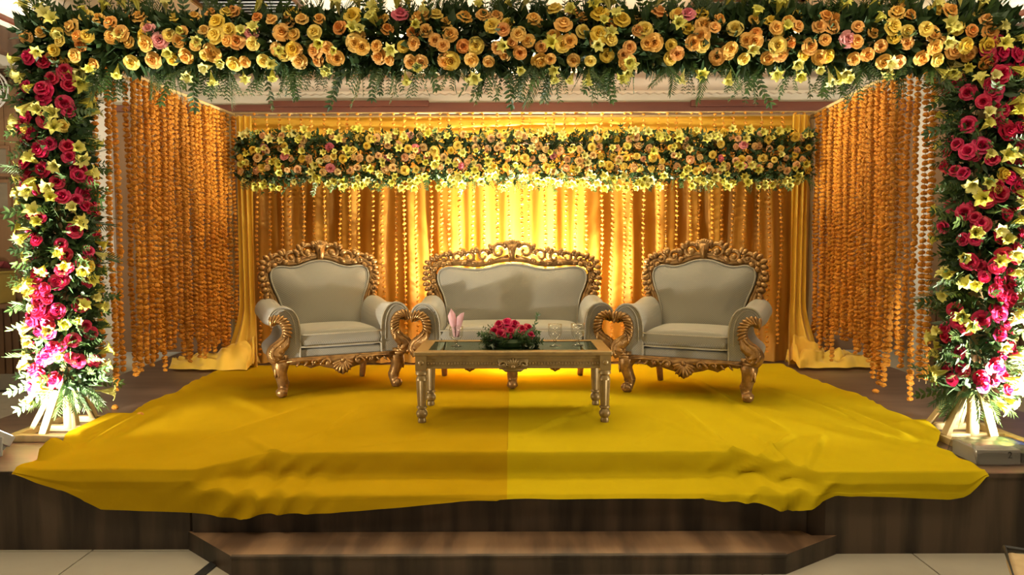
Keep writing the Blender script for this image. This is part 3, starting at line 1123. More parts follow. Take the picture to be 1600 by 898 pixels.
for i in range(299):
    x = random.uniform(BX0 + .05, BX1 - .05)
    up = i % 2
    if up:
        a = random.uniform(.75, 2.3)
    else:
        a = random.uniform(-2.0, -.75)
    d = Vector((random.uniform(-.55, .35), -math.cos(a) * .8, math.sin(a)))
    if up:
        me = random.choice(PALM + RUSC[:2] + FERN[:1])
        L = random.uniform(.19, .30)
    else:
        me = random.choice(FERN + RUSC[:2] + PALM[:1])
        L = random.uniform(.15, .235)
    inst('leaf_sprig', me, beam, Vector((x, d.y * .10, d.z * .13)), aim(d), L)
pd = []
for i in range(9000):
    a = random.uniform(-PI, PI)
    r = 0.145 * math.sqrt(random.random())
    pd.append(((random.uniform(BX0, BX1), -math.cos(a) * r, .025 + math.sin(a) * r), (random.uniform(-1, 1), -math.cos(a), math.sin(a))))
fill_foliage('foliage', pd, beam, 'darkleaf', (.07, .12))


# ---- two flower columns on wooden bases
def flower_column(cx, cy, label, sgn, seed):
    random.seed(seed)
    t = thing('flower_column', label, 'flower column', (cx, cy, P), 0, 'flower columns of the arch')
    m = MB(); m.tube([(0, 0, 0.02), (0, 0, 2.30)], 0.035, 10)
    m.build('post', M['bamboo'], t)
    hx, hy = BHX, BHY
    for (a, b) in (((-hx, -hy), (hx, -hy)), ((-hx, hy), (hx, hy)), ((-hx, -hy), (-hx, hy)), ((hx, -hy), (hx, hy))):
        m = MB(); m.bar((a[0], a[1], 0.021), (b[0], b[1], 0.021), 0.045, 0.040)
        m.build('base_bar', M['bamboo'], t, smooth=False, bevel=0.003)
    m = MB(); m.bar((-hx, 0, 0.021), (hx, 0, 0.021), 0.045, 0.036)
    m.build('base_bar', M['bamboo'], t, smooth=False, bevel=0.003)
    for (x, y) in ((-hx * sgn, -hy * .2), (-hx * .1 * sgn, -hy), (hx * .3 * sgn, hy), (-hx * .7 * sgn, hy)) if sgn > 0 else ((-hx, -hy * .3), (-.02, -hy), (.04, 0), (.02, hy)):
        m = MB(); m.bar((x * .95, y * .95, 0.035), (x * .10, y * .10, 0.40), 0.045, 0.03)
        m.build('brace', M['bamboo'], t, smooth=False, bevel=0.003)
    z0, z1 = 0.30, 2.30

    def ang():
        return random.gauss(0, .95) if random.random() < .78 else random.uniform(-PI, PI)
    nr = 132
    for i in range(nr):
        z = z0 + (z1 - z0) * (i + random.random()) / nr
        a = ang()
        d = Vector((math.sin(a), -math.cos(a), random.uniform(-.2, .2)))
        rad = 0.175 + random.uniform(-.02, .025)
        put_rose(t, (d.x * rad, d.y * rad, z), d + Vector((0, -.25, .1)), random.uniform(.040, .056),
                 [(RED, .93, None), (YROSE, .07, 'yellow rose')])
    for i in range(86):
        z = z0 - .06 + (z1 - z0 + .10) * (i + random.random()) / 86
        a = ang() * 1.25
        d = Vector((math.sin(a), -math.cos(a), random.uniform(-.3, .35)))
        rad = 0.18
        inst('lily', random.choice(LILY), t, (d.x * rad, d.y * rad, z), aim(d + jit(.6)), random.uniform(.050, .074))
    for i in range(170):
        z = z0 - .02 + (z1 - z0) * (i + random.random()) / 170
        a = random.uniform(-PI, PI) if i % 2 else random.choice((-1, 1)) * random.uniform(.9, 2.0)
        d = Vector((math.sin(a), -math.cos(a), random.uniform(-.55, .35)))
        inst('leaf_sprig', random.choice(PALM + FERN + RUSC), t, (d.x * .06, d.y * .06, z), aim(d), random.uniform(.17, .25))
    for i in range(22):
        a = random.uniform(-PI, PI)
        d = Vector((math.sin(a) * .8, -math.cos(a) * .8, -1.0))
        inst('leaf_sprig', random.choice(PALM), t, (d.x * .05, d.y * .05, z0 + .05), aim(d), random.uniform(.18, .26))
    pd = []
    for i in range(4200):
        a = random.uniform(-PI, PI)
        r = 0.16 * math.sqrt(random.random())
        pd.append(((math.sin(a) * r, -math.cos(a) * r, random.uniform(z0, z1 + .1)), (math.sin(a), -math.cos(a), random.uniform(-1, 1))))
    fill_foliage('foliage', pd, t, 'darkleaf')
    return t


flower_column(LCX, LCY, 'left flower column of red roses, yellow lilies and leaves on a wooden base', -1, 21)
flower_column(RCX, RCY, 'right flower column of red roses, yellow lilies and leaves on a wooden base', 1, 22)

# ---- flower band across the backdrop
random.seed(31)
BBZ = 2.40
band = thing('flower_band', 'wide band of peach roses, yellow lilies and leaves across the upper backdrop behind the sofa', 'flower arrangement', (0.11, 7.02, BBZ))
m = MB()
for zz in (-0.16, 0.16):
    m.tube([(-2.70, 0.06, zz), (2.72, 0.06, zz)], 0.010, 8)
m.build('pole', M['darkwood'], band)
for i in range(66):
    for k, zz in enumerate((0.20, 0.10, 0.0, -0.095)):
        if random.random() < (.38, .16, .12, .12)[k]:
            continue
        x = -2.66 + 5.34 * (i + .5 * (k % 2) + random.uniform(-.4, .4)) / 66
        d = Vector((random.uniform(-.3, .3), -1, random.uniform(-.3, .3)))
        put_rose(band, (x, -0.07 + random.uniform(-.02, .02), zz + random.uniform(-.03, .03)), d, random.uniform(.036, .050),
                 [(BLUSH, .62, 'peach rose'), (YROSE, .31, 'yellow rose'), (PINK, .07, 'pink rose')])
for i in range(260):
    x = -2.66 + 5.34 * (i + random.random()) / 260
    zz = random.choice((random.uniform(-.27, -.15), random.uniform(-.27, -.12), random.uniform(.16, .28), random.uniform(-.1, .1)))
    d = Vector((random.uniform(-.4, .4), -1, -.35 if zz < 0 else .2))
    inst('lily', random.choice(LILY), band, (x, -0.06, zz), aim(d + jit(.25)), random.uniform(.045, .066))
for i in range(240):
    x = -2.68 + 5.38 * (i + random.random()) / 240
    up = i % 2
    d = Vector((random.uniform(-.6, .6), random.uniform(-.6, -.1), (1 if up else -1) * random.uniform(.5, 1)))
    inst('leaf_sprig', random.choice(FERN + RUSC + PALM[:1]), band, (x, -0.01, .10 if up else -.12), aim(d), random.uniform(.13, .21))
pd = [((random.uniform(-2.7, 2.72), random.uniform(-.05, .03), random.uniform(-.2, .24)), (random.uniform(-1, 1), -.6, random.uniform(-1, 1))) for i in range(6000)]
fill_foliage('foliage', pd, band, 'darkleaf')
random.seed(41)

# ================================================================== CARVED SOFA SUITE
def lean(z):
    return 0.215 + 0.17 * (z - 0.35)


def petal(m, x, z, ang, length, w, y, thick=0.016):
    """carved leaf lobe in the XZ plane, growing from (x,z) at angle ang"""
    c, s = math.cos(ang), math.sin(ang)
    mt = Matrix(((c, 0, -s), (0, 1, 0), (s, 0, c)))      # local x -> direction
    m.ball((x + c * length / 2, y, z + s * length / 2), 1.0, 7, 5, 0, (length / 2, thick, w / 2), mt)


def scroll(m, cx, cz, r, a0, turns, dirn, yf, rad=0.014, ball=True, n=14):
    pts, rr = [], []
    rad *= 1.35
    for i in range(n + 1):
        t = i / n
        q = r * (1 - 0.72 * t)
        a = a0 + dirn * turns * 2 * PI * t
        x, z = cx + q * math.cos(a), cz + q * math.sin(a)
        pts.append((x, yf(z) - 0.012 * t, z))
        rr.append(rad * (1.0 - 0.45 * t))
    m.tube(pts, rr, 7, flat=1.2)
    if ball:
        m.ball((cx, yf(cz) - 0.018, cz), r * 0.36, 8, 6, 0, (1, .8, 1))


def mirror_add(m, fn):
    a = MB(); fn(a)
    m.add(a.v, a.f)
    m.add([(-x, y, z) for x, y, z in a.v], a.f)


ARM = [(.325, .27), (.322, .42), (.326, .54), (.345, .62), (.385, .675), (.44, .70), (.495, .69), (.535, .655), (.552, .605), (.545, .57),
       (.520, .553), (.49, .562), (.455, .56), (.425, .53), (.412, .48), (.425, .43), (.455, .395), (.49, .365), (.505, .33), (.49, .27)]
GOLD_ARM = [(.548, .588), (.512, .604), (.470, .598), (.440, .568), (.428, .525), (.432, .475), (.455, .430), (.490, .395), (.515, .365), (.518, .330), (.498, .290)]


def make_seat(name, label, cat, loc, rz, ext, panel, deco, legs_mid, group):
    """ext: how much wider than the armchair each half is"""
    t = thing(name, label, cat, loc, rz, group)
    E = ext
    yf, yb = -0.36, 0.26
    # upholstered base and cushion
    m = MB(); m.box(-.335 - E, .335 + E, yf + 0.01, yb, 0.27, 0.362)
    m.build('seat_base', M['uphol'], t, bevel=0.012)
    m = MB()
    nu, nv = 26, 18
    hx, hy = .322 + E, .30
    for side in (1, -1):
        pts = []
        for i in range(nu + 1):
            u = -1 + 2 * i / nu
            for j in range(nv + 1):
                v = -1 + 2 * j / nv
                cu = math.copysign(abs(u) ** 0.75, u)
                cv = math.copysign(abs(v) ** 0.75, v)
                e = max(abs(cu) ** 14, abs(cv) ** 14)
                dome = (1 - u * u) * (1 - v * v)
                z = 0.430 + side * (0.066 * math.sqrt(max(0, 1 - e)) + (0.030 * dome ** .6 if side > 0 else 0))
                pts.append((cu * hx, -0.08 + cv * hy, z))
        m.grid(pts, nu + 1, nv + 1)
    cu = m.build('seat_cushion', M['uphol'], t, sharp=None)
    m = MB()
    for zz in (0.478, 0.384):
        q = []
        for (sx_, sy_, a0) in ((1, -1, -PI / 2), (1, 1, 0), (-1, 1, PI / 2), (-1, -1, PI)):
            for k in range(4):
                a = a0 + k * PI / 6
                q.append((sx_ * (hx - .04) + .044 * math.cos(a), -0.08 + sy_ * (hy - .04) + .044 * math.sin(a), zz))
        m.tube(q, 0.0055, 6, closed=True)
    m.build('piping', M['piping'], cu)
    # backrest
    m = MB()
    half = panel
    ol = [(x, z) for x, z in half] + [(-x, z) for x, z in reversed(half[:-1])]
    sp = [(v.x, v.z) for v in spline([(x, 0, z) for x, z in ol], 5)]
    x_b = half[0][0]
    loop = sp + [(-x_b + 2 * x_b * k / 8, half[0][1]) for k in range(1, 9)]
    zc = 0.66
    rings = 7
    pts = []
    for k in range(rings + 1):
        s = 1 - k / rings
        for (x, z) in loop:
            xx, zz = x * s, zc + (z - zc) * s
            bulge = 0.055 * (1 - s ** 3.2)
            pts.append((xx, lean(zz) - 0.025 - bulge, zz))
    m.grid(pts, rings + 1, len(loop))
    back = [(x, lean(z) + 0.05, z) for x, z in sp]
    front = [(x, lean(z) - 0.025, z) for x, z in sp]
    m.grid(front + back, 2, len(sp))
    m.add(back, [tuple(range(len(sp)))])
    m.build('backrest', M['uphol'], t, sharp=1.0)
    m = MB(); m.tube([(x * .985, lean(z) - 0.034, z - .006) for x, z in sp], 0.007, 6)
    m.build('piping', M['piping'], t)
    # carved gilt frame of the back
    m = MB()
    fr = []
    n = len(sp)
    for i, (x, z) in enumerate(sp):
        tx = sp[min(i + 1, n - 1)][0] - sp[max(i - 1, 0)][0]
        tz = sp[min(i + 1, n - 1)][1] - sp[max(i - 1, 0)][1]
        L = math.hypot(tx, tz) or 1
        off = deco['gap'] if z > 0.9 else 0.022
        fr.append((x + tz / L * off, lean(z), z - tx / L * off))
    m.tube(fr, 0.021, 8, flat=1.25)
    for zmax, o0, o1 in deco['bands']:
        outer, inner = [], []
        for i, (x, z) in enumerate(sp):
            if z < .70 or z > zmax:
                continue
            tx = sp[min(i + 1, n - 1)][0] - sp[max(i - 1, 0)][0]
            tz = sp[min(i + 1, n - 1)][1] - sp[max(i - 1, 0)][1]
            L = math.hypot(tx, tz) or 1
            w_ = o1 + .010 * math.sin(i * 1.9)
            outer.append((x + tz / L * w_, lean(z) - .012, z - tx / L * w_))
            inner.append((x + tz / L * o0, lean(z) - .012, z - tx / L * o0))
        for sg in (-1, 1):
            oo = [p for p in outer if p[0] * sg > -.001]; ii = [p for p in inner if p[0] * sg > -.001]
            k_ = min(len(oo), len(ii))
            oo, ii = oo[:k_], ii[:k_]
            mid = [((a[0] + b[0]) / 2, a[1] - .016, (a[2] + b[2]) / 2) for a, b in zip(oo, ii)]
            bk = [(a[0], a[1] + .03, a[2]) for a in oo]; bi = [(a[0], a[1] + .03, a[2]) for a in ii]
            m.grid(ii + mid + oo + bk + bi + ii, 6, k_)
    deco['fn'](m)
    m.build('back_frame', M['gold'], t, sharp=None)
    # arms
    for sg in (-1, 1):
        m = MB()
        oa = [(v.x, v.z) for v in spline([(x + E, 0, z) for x, z in ARM], 3)]
        oa = [(sg * x, z) for x, z in oa]
        ny = 12
        pts = []
        for k in range(ny + 1):
            v = k / ny
            y = yf + (yb + 0.03 - yf) * v
            lift = 0.028 * smoothstep(.45, 1, v) - 0.012 * math.sin(PI * v)
            for (x, z) in oa:
                pts.append((x, y, z + (lift if z > .5 else 0)))
        m.grid(pts, ny + 1, len(oa))
        for k, y in ((0, yf), (ny, yb + 0.03)):
            c = (sg * (.385 + E), y, .45)
            ring = pts[k * len(oa):(k + 1) * len(oa)]
            m.add(ring, [tuple(range(len(oa)))])
        ar = m.build('arm', M['uphol'], t, sharp=0.8)
        m = MB()
        m.tube([(sg * (x + E), yf - 0.002, z) for x, z in [(v.x, v.z) for v in spline([(x, 0, z) for x, z in ARM[:11]], 3)]], 0.008, 6)
        m.tube([(sg * (.36 + (x - .325) * .80 + E), yf - 0.001, z * .97) for x, z in [(v.x, v.z) for v in spline([(x, 0, z) for x, z in ARM[1:9]], 3)]], 0.005, 6)
        m.build('piping', M['piping'], ar)
        # gilt arm front: C scroll with gadroons and acanthus
        m = MB()
        ga = spline([(sg * (x + E), yf - 0.012, z) for x, z in GOLD_ARM], 4)
        k = len(ga)
        rr = [interp([(0, .026), (.2, .036), (.45, .033), (.68, .050), (.85, .062), (1, .050)], i / (k - 1)) for i in range(k)]
        m.tube(ga, rr, 10, flat=0.75)
        for i in range(1, k - 1):
            p, q = ga[i], ga[i + 1]
            d = (q - p).normalized()
            nrm = Vector((-d.z, 0, d.x)) * (1 if sg > 0 else -1)      # towards the hollow side
            f = i / (k - 1)
            a = math.atan2(nrm.z, nrm.x)
            if f < .62:
                lean_a = a + .35 * sg
                if i % 2 == 0:
                    petal(m, p.x - nrm.x * .046, p.z - nrm.z * .046, lean_a, .092, .026, yf - 0.042, 0.021)
            else:
                petal(m, p.x - nrm.x * .055, p.z - nrm.z * .055, a + .8 * sg, .105, .026, yf - 0.052, 0.020)
                petal(m, p.x + nrm.x * .012, p.z + nrm.z * .012, a + 1.3 * sg, .060, .026, yf - 0.056, 0.018)
        # scroll where the arm starts, block where the leg begins
        m.ball((sg * (.528 + E), yf - 0.02, .583), 0.030, 9, 6, 0, (1, .8, 1))
        for j, zz in enumerate((.335, .312, .29)):
            m.tube([(sg * (.455 + E - .012 * j), yf - .015, zz), (sg * (.50 + E), yf - .03, zz - .004), (sg * (.545 + E - .014 * j), yf - .015, zz)], 0.013, 7)
        for j in range(5):
            petal(m, sg * (.50 + E), .30, PI / 2 + sg * (-.75 + .37 * j), 0.085, 0.024, yf - .038, .016)
        m.box(min(sg * (.415 + E), sg * (.51 + E)), max(sg * (.415 + E), sg * (.51 + E)), yf - 0.012, yf + 0.10, .255, .33)
        m.build('arm_carving', M['gold'], t, sharp=None)
    # apron
    m = MB()
    w = .43 + E
    cells = [0.0] if not legs_mid else [-(w / 2), w / 2]
    hw = w if not legs_mid else w / 2 - .01
    for c in cells:
        top, bot = [], []
        for i in range(25):
            u = -1 + 2 * i / 24
            x = c + u * hw
            zb = .262 - .040 * math.exp(-((abs(u) - .52) / .2) ** 2) - .105 * math.exp(-(u / (.42 if legs_mid else .26)) ** 2) - .010 * math.cos(u * 21)
            top.append((x, .305))
            bot.append((x, zb))
        m.prism(top + bot[::-1], yf - 0.018, yf + 0.012)
        for j in range(9):
            a = -PI / 2 + (-1.25 + 2.5 * j / 8)
            petal(m, c, .268, a, .118 - .02 * abs(j - 4) / 4, .026, yf - .028, .017)
        m.ball((c, yf - .03, .268), .020, 8, 6)
        for s2 in (-1, 1):
            lim = min(1, hw / .43)
            scroll(m, c + s2 * .125 * lim, .255, .034, PI / 2 - s2 * PI / 2, .9, s2, lambda z: yf - .022, .010)
            scroll(m, c + s2 * .22 * lim, .262, .028, PI / 2 + s2 * PI / 2, .9, -s2, lambda z: yf - .022, .009)
            m.tube([(c + s2 * .13 * lim, yf - .024, .29), (c + s2 * .2 * lim, yf - .026, .278), (c + s2 * .3 * lim, yf - .026, .288), (c + s2 * hw, yf - .02, .278)], [.012, .011, .010, .008], 6)
            for j in range(4):
                petal(m, c + s2 * (.15 + .06 * j) * lim, .275, -PI / 2 + s2 * .7, .05, .018, yf - .026, .012)
    m.build('apron', M['gold'], t, sharp=None)

    # legs
    def cab(x, sg):
        m = MB()
        dx, dy = (.62 * sg, -.78)
        if sg == 0:
            dx, dy = 0, -1

        def at(o, z):
            return (x + dx * o, yf + 0.045 + dy * o, z)
        pts = spline([at(0.0, .30), at(.022, .255), at(.026, .205), at(.006, .145), at(-.012, .10), at(-.004, .06), at(.018, .035), at(.030, .022)], 3)
        kk = len(pts)
        rad = [interp([(0, .058), (.12, .066), (.24, .058), (.32, .046), (.6, .042), (.70, .036), (.85, .046), (1, .032)], i / (kk - 1)) for i in range(kk)]
        m.tube(pts, rad, 10, ridge=(5, .07))
        m.ball(at(.022, .040), .042, 9, 6, 0, (1, 1, .94))
        m.tube([at(-.045, .104), at(.022, .110)], .034, 9)
        for s2 in (-1, 0, 1):
            px_, py_, _ = at(.062, 0)
            mt = Matrix.Rotation(0, 3, 'Z')
            m.ball((px_ + s2 * .026 * (1 if sg == 0 else .8), py_ + abs(s2) * .012, .205), 1, 7, 5, 0, (.012, .016, .052))
        m.ball(at(.052, .268), .034, 8, 6)
        for zr, rr_, o_ in ((.262, .062, .018), (.118, .042, -.010), (.100, .040, -.012)):
            c_ = at(o_, zr)
            m.lathe([(rr_ - .012, -.010), (rr_, -.006), (rr_ + .004, 0), (rr_, .006), (rr_ - .012, .010)], 12, c_)
        return m
    for sg in (-1, 1):
        cab(sg * (.45 + E), sg).build('leg', M['gold'], t, sharp=None)
        m = MB()
        m.tube([(sg * (.36 + E), .23, .30), (sg * (.355 + E), .25, .15), (sg * (.35 + E), .285, 0.0065)], [.036, .030, .026], 8)
        m.build('leg', M['gold'], t, sharp=None)
    if legs_mid:
        cab(0, 0).build('leg', M['gold'], t, sharp=None)
    return t


def chair_deco(m):
    yl = lambda z: lean(z) - 0.012

    def half(a):
        scroll(a, .108, 1.108, .070, PI * .9, 1.15, -1, yl, .016, False)
        a.ball((.104, yl(1.1) - .012, 1.10), .036, 10, 7, 0, (1, .7, 1))
        scroll(a, .245, 1.062, .058, PI * .95, 1.1, -1, yl, .015)
        scroll(a, .355, 1.045, .050, PI * .1, 1.1, 1, yl, .014)
        scroll(a, .440, 1.000, .050, PI * .6, 1.1, -1, yl, .014)
        scroll(a, .476, .895, .042, PI * .5, 1.0, -1, yl, .013)
        scroll(a, .452, .790, .036, PI * .4, 1.0, -1, yl, .012)
        a.tube([(.03, yl(1.07), 1.065), (.12, yl(1.03), 1.04), (.2, yl(1.01), 1.008)], [.012, .016, .012], 7)
        for (x, z, an, L) in ((.165, 1.13, 1.0, .07), (.185, 1.10, .5, .07), (.30, 1.095, 1.3, .06), (.315, 1.09, .7, .06), (.405, 1.06, 1.2, .06), (.43, 1.05, .6, .065),
                              (.462, 1.02, .25, .06), (.472, .98, -.15, .055), (.48, .935, -.4, .05), (.483, .885, -.3, .05), (.478, .84, -.5, .05), (.465, .80, -.6, .05), (.452, .755, -.8, .055),
                              (.455, .73, -1.2, .05), (.44, .95, 2.2, .05), (.455, .84, 2.6, .04), (.06, 1.165, 1.9, .05), (.05, 1.15, 1.2, .06), (.14, 1.165, 1.6, .04),
                              (.2, 1.03, 2.6, .06), (.31, 1.02, 2.9, .06), (.40, .985, 2.5, .06)):
            petal(a, x - .022 * math.cos(an), z - .022 * math.sin(an), an, L * .72 + .028, .046, yl(z) - .014, .022)
    mirror_add(m, half)
    # central vase-shaped shell
    m.prism([(-.022, 1.045), (.022, 1.045), (.03, 1.10), (.048, 1.17), (-.048, 1.17), (-.03, 1.10)], lean(1.1) - .045, lean(1.1) + .01)
    for j in range(7):
        petal(m, 0, 1.135, PI / 2 + (-.85 + 1.7 * j / 6), .082, .026, lean(1.16) - .03, .022)
    m.tube([(-.06, lean(1.17) - .03, 1.180), (0, lean(1.2) - .04, 1.200), (.06, lean(1.17) - .03, 1.180)], .013, 7)
    petal(m, 0, 1.04, PI / 2, .11, .026, lean(1.1) - .05, .014)


def sofa_deco(m):
    yl = lambda z: lean(z) - 0.012

    def half(a):
        scroll(a, .118, 1.110, .070, PI * .9, 1.1, -1, yl, .017, False)
        scroll(a, .255, 1.068, .056, PI * .95, 1.0, -1, yl, .015, False)
        scroll(a, .375, 1.055, .052, PI * .1, 1.0, 1, yl, .015, False)
        scroll(a, .490, 1.052, .050, PI * .95, 1.0, -1, yl, .015, False)
        scroll(a, .600, 1.035, .050, PI * .1, 1.1, 1, yl, .015)
        scroll(a, .690, .990, .050, PI * .6, 1.1, -1, yl, .015)
        scroll(a, .725, .890, .042, PI * .5, 1.0, -1, yl, .013)
        scroll(a, .700, .790, .036, PI * .4, 1.0, -1, yl, .012)
        a.tube([(.03, yl(1.07), 1.07), (.13, yl(1.03), 1.035), (.22, yl(1.0), 1.005), (.36, yl(1.0), 1.0)], [.013, .017, .015, .010], 7)
        for (x, z, an, L) in ((.175, 1.13, .9, .07), (.19, 1.10, .4, .07), (.31, 1.105, 1.2, .06), (.33, 1.10, .6, .06), (.43, 1.095, 1.3, .055), (.445, 1.085, .5, .06), (.545, 1.08, 1.2, .055),
                              (.565, 1.075, .5, .06), (.66, 1.05, 1.1, .06), (.69, 1.035, .5, .065), (.73, 1.01, .2, .06), (.745, .97, -.15, .06), (.75, .925, -.4, .055), (.755, .875, -.3, .055),
                              (.75, .83, -.5, .055), (.735, .79, -.6, .055), (.72, .75, -.8, .06), (.70, .725, -1.2, .05), (.69, .94, 2.2, .05), (.70, .84, 2.6, .04), (.06, 1.165, 1.9, .05),
                              (.05, 1.15, 1.2, .06), (.2, 1.02, 2.6, .05), (.32, 1.0, .3, .06), (.55, 1.0, .3, .06), (.62, .985, 2.6, .06), (.44, 1.0, 2.8, .06)):
            petal(a, x - .022 * math.cos(an), z - .022 * math.sin(an), an, L * .72 + .028, .046, yl(z) - .014, .022)
    mirror_add(m, half)
    m.prism([(-.022, 1.03), (.022, 1.03), (.03, 1.10), (.048, 1.17), (-.048, 1.17), (-.03, 1.10)], lean(1.1) - .045, lean(1.1) + .01)
    for j in range(7):
        petal(m, 0, 1.135, PI / 2 + (-.85 + 1.7 * j / 6), .082, .026, lean(1.16) - .03, .022)
    m.tube([(-.06, lean(1.17) - .03, 1.180), (0, lean(1.2) - .04, 1.200), (.06, lean(1.17) - .03, 1.180)], .013, 7)
    petal(m, 0, 1.03, PI / 2, .12, .026, lean(1.1) - .05, .014)


CH_PANEL = [(.33, .40), (.335, .60), (.365, .72), (.405, .82), (.425, .91), (.405, .975), (.34, .995), (.25, .985), (.17, 1.00), (.09, 1.03), (0, 1.042)]
SO_PANEL = [(.58, .40), (.585, .60), (.61, .72), (.645, .80), (.665, .88), (.645, .945), (.57, .975), (.45, .965), (.33, .955), (.22, .965), (.11, .992), (0, 1.0)]
SUITE = 'carved gilt seats with grey upholstery'
make_seat('armchair', 'carved gilt armchair with grey upholstery left of the sofa, turned towards the middle', 'armchair', (LCH[0], LCH[1], P + 0.0085), math.radians(LCH[2]), 0, CH_PANEL,
          {'gap': 0.024, 'fn': chair_deco, 'bands': [(1.2, .02, .070)]}, False, SUITE)
make_seat('armchair', 'carved gilt armchair with grey upholstery right of the sofa, turned towards the middle', 'armchair', (RCH[0], RCH[1], P + 0.0085), math.radians(RCH[2]), 0, CH_PANEL,
          {'gap': 0.024, 'fn': chair_deco, 'bands': [(1.2, .02, .070)]}, False, SUITE)
make_seat('sofa', 'carved gilt two-seat sofa with grey upholstery in the middle behind the coffee table', 'sofa', (SOF[0], SOF[1], P + 0.0090), 0, .255, SO_PANEL,
          {'gap': 0.034, 'fn': sofa_deco, 'bands': [(.962, .02, .074)]}, True, SUITE)

# ================================================================== COFFEE TABLE
TX, TY = TAB[0], TAB[1]
tb = thing('coffee_table', 'long gold-painted coffee table with a glass top and fluted legs in front of the sofa', 'table', (TX, TY, P + 0.0085))
TH = 0.470
hx, hy = .645, .31
m = MB()
bw = 0.085
m.prism([(-hx, TH - .026), (hx, TH - .026), (hx, TH), (-hx, TH)], -hy, -hy + bw)
m.prism([(-hx, TH - .026), (hx, TH - .026), (hx, TH), (-hx, TH)], hy - bw, hy)
m.box(-hx, -hx + bw, -hy + bw, hy - bw, TH - .026, TH)
m.box(hx - bw, hx, -hy + bw, hy - bw, TH - .026, TH)
m.build('top_frame', M['tablegold'], tb, smooth=False, bevel=0.006)
m = MB(); m.box(-hx + bw - .01, hx - bw + .01, -hy + bw - .01, hy - bw + .01, TH - .026, TH - .013)
m.build('inlay_panel', M['tabledark'], tb, smooth=False)
m = MB(); m.box(-hx + bw + .001, hx - bw - .001, -hy + bw + .001, hy - bw - .001, TH - .011, TH - .002)
m.build('glass_top', M['tableglass'], tb, smooth=False)
m = MB()
for sy in (-1, 1):
    m.box(-.60, .60, min(sy * .285, sy * .265), max(sy * .285, sy * .265), TH - .108, TH - .026)
    m.box(-.60, .60, min(sy * .292, sy * .27), max(sy * .292, sy * .27), TH - .046, TH - .026)
    m.box(-.60, .60, min(sy * .292, sy * .27), max(sy * .292, sy * .27), TH - .112, TH - .098)
for sx_ in (-1, 1):
    m.box(min(sx_ * .62, sx_ * .60), max(sx_ * .62, sx_ * .60), -.26, .26, TH - .108, TH - .026)
m.build('apron', M['tablegold'], tb, smooth=False, bevel=0.002)
m = MB()
for i in range(58):
    x = -.555 + 1.11 * i / 57
    if abs(x) > .095:
        m.ball((x, -.288, TH - .078), .0085, 6, 4, 0, (1.0, .7, 1))
m.build('beading', M['tablegold'], tb)
m = MB()
for j in range(9):
    petal(m, 0, TH - .102, PI / 2 + (-1.3 + 2.6 * j / 8), .062, .017, -.293, .012)
for s2 in (-1, 1):
    scroll(m, s2 * .062, TH - .085, .024, PI / 2 - s2 * PI / 2, 1.0, s2, lambda z: -.292, .007)
m.ball((0, -.30, TH - .098), .016, 8, 6)
m.prism([(-.09, TH - .118), (.09, TH - .118), (.10, TH - .05), (-.10, TH - .05)], -.290, -.27)
m.prism([(-.05, TH - .135), (.05, TH - .135), (.085, TH - .11), (-.085, TH - .11)], -.288, -.272)
m.build('shell_carving', M['tablegold'], tb, sharp=None)
for sx_ in (-1, 1):
    for sy in (-1, 1):
        m = MB()
        cx, cy = sx_ * .60, sy * .265
        m.box(cx - .036, cx + .036, cy - .036, cy + .036, TH - .125, TH - .026)
        m.ball((cx, cy - .036, TH - .072), .018, 8, 5, 0, (1, .4, 1))
        m.lathe([(.034, TH - .125), (.040, TH - .140), (.040, TH - .150), (.028, TH - .160), (.036, TH - .178), (.036, TH - .19)], 20, (cx, cy, 0))
        m.lathe([(.033, TH - .19), (.030, .20), (.026, .112)], 32, (cx, cy, 0), 0, (8, .09, .001))
        m.lathe([(.026, .112), (.034, .106), (.034, .096), (.024, .090), (.036, .070), (.038, .055), (.030, .036), (.024, .03), (.028, .015), (.026, 0)], 20, (cx, cy, 0))
        m.build('leg', M['tablegold'], tb, sharp=.8)
TZ = P + 0.0085 + TH


# ---- glasses, napkin
def goblet(px_, py_, label, h=.150):
    m = MB()
    k = h / .15
    prof = [(.0, .0), (.036, .0), (.036, .004), (.010, .010), (.007, .022), (.009, .040), (.012, .046), (.030, .058), (.044, .082), (.047, .110), (.044, .150)]
    inner = []
    m.lathe([(r * 1.05, z * k) for r, z in prof + inner], 28)
    m.tube([(.0462 * math.cos(a_), .0462 * math.sin(a_), .150 * k) for a_ in [q_ * 2 * PI / 24 for q_ in range(24)]], .0018, 5, closed=True)
    m.ball((0, 0, .036 * k), .0125, 10, 6)
    o = m.build('goblet', M['glass'], None, (px_, py_, TZ - .002), sharp=None)
    return tag(o, label, 'glass', 'footed glasses on the coffee table')


goblet(-.385, 5.03, 'footed glass on the left of the coffee table with a folded pink napkin in it', .135)
goblet(.293, 5.03, 'empty footed glass on the coffee table, nearer to the red roses')
goblet(.452, 5.05, 'empty footed glass on the coffee table, nearest its right end')
m = MB()
for (ol_, yo, fold) in (([(.0, .055), (-.022, .10), (-.046, .155), (-.058, .205), (-.034, .258), (-.006, .222), (.004, .15)], .004, .016),
                        ([(.0, .055), (.002, .14), (.006, .20), (.034, .226), (.056, .232), (.050, .185), (.034, .125), (.016, .08)], -.006, -.014),
                        ([(-.02, .06), (-.034, .13), (-.02, .185), (.012, .19), (.030, .13), (.018, .06)], .014, .010)):
    n_ = len(ol_)
    cx_ = sum(p[0] for p in ol_) / n_; cz_ = sum(p[1] for p in ol_) / n_
    vs = [(x, yo + .25 * abs(x - cx_), z) for x, z in ol_]
    c0 = (cx_, yo - fold, cz_)
    m.add(vs + [c0], [(i, (i + 1) % n_, n_) for i in range(n_)])
nk = m.build('napkin', M['napkin'], None, (-.385, 5.03, TZ), sharp=None)
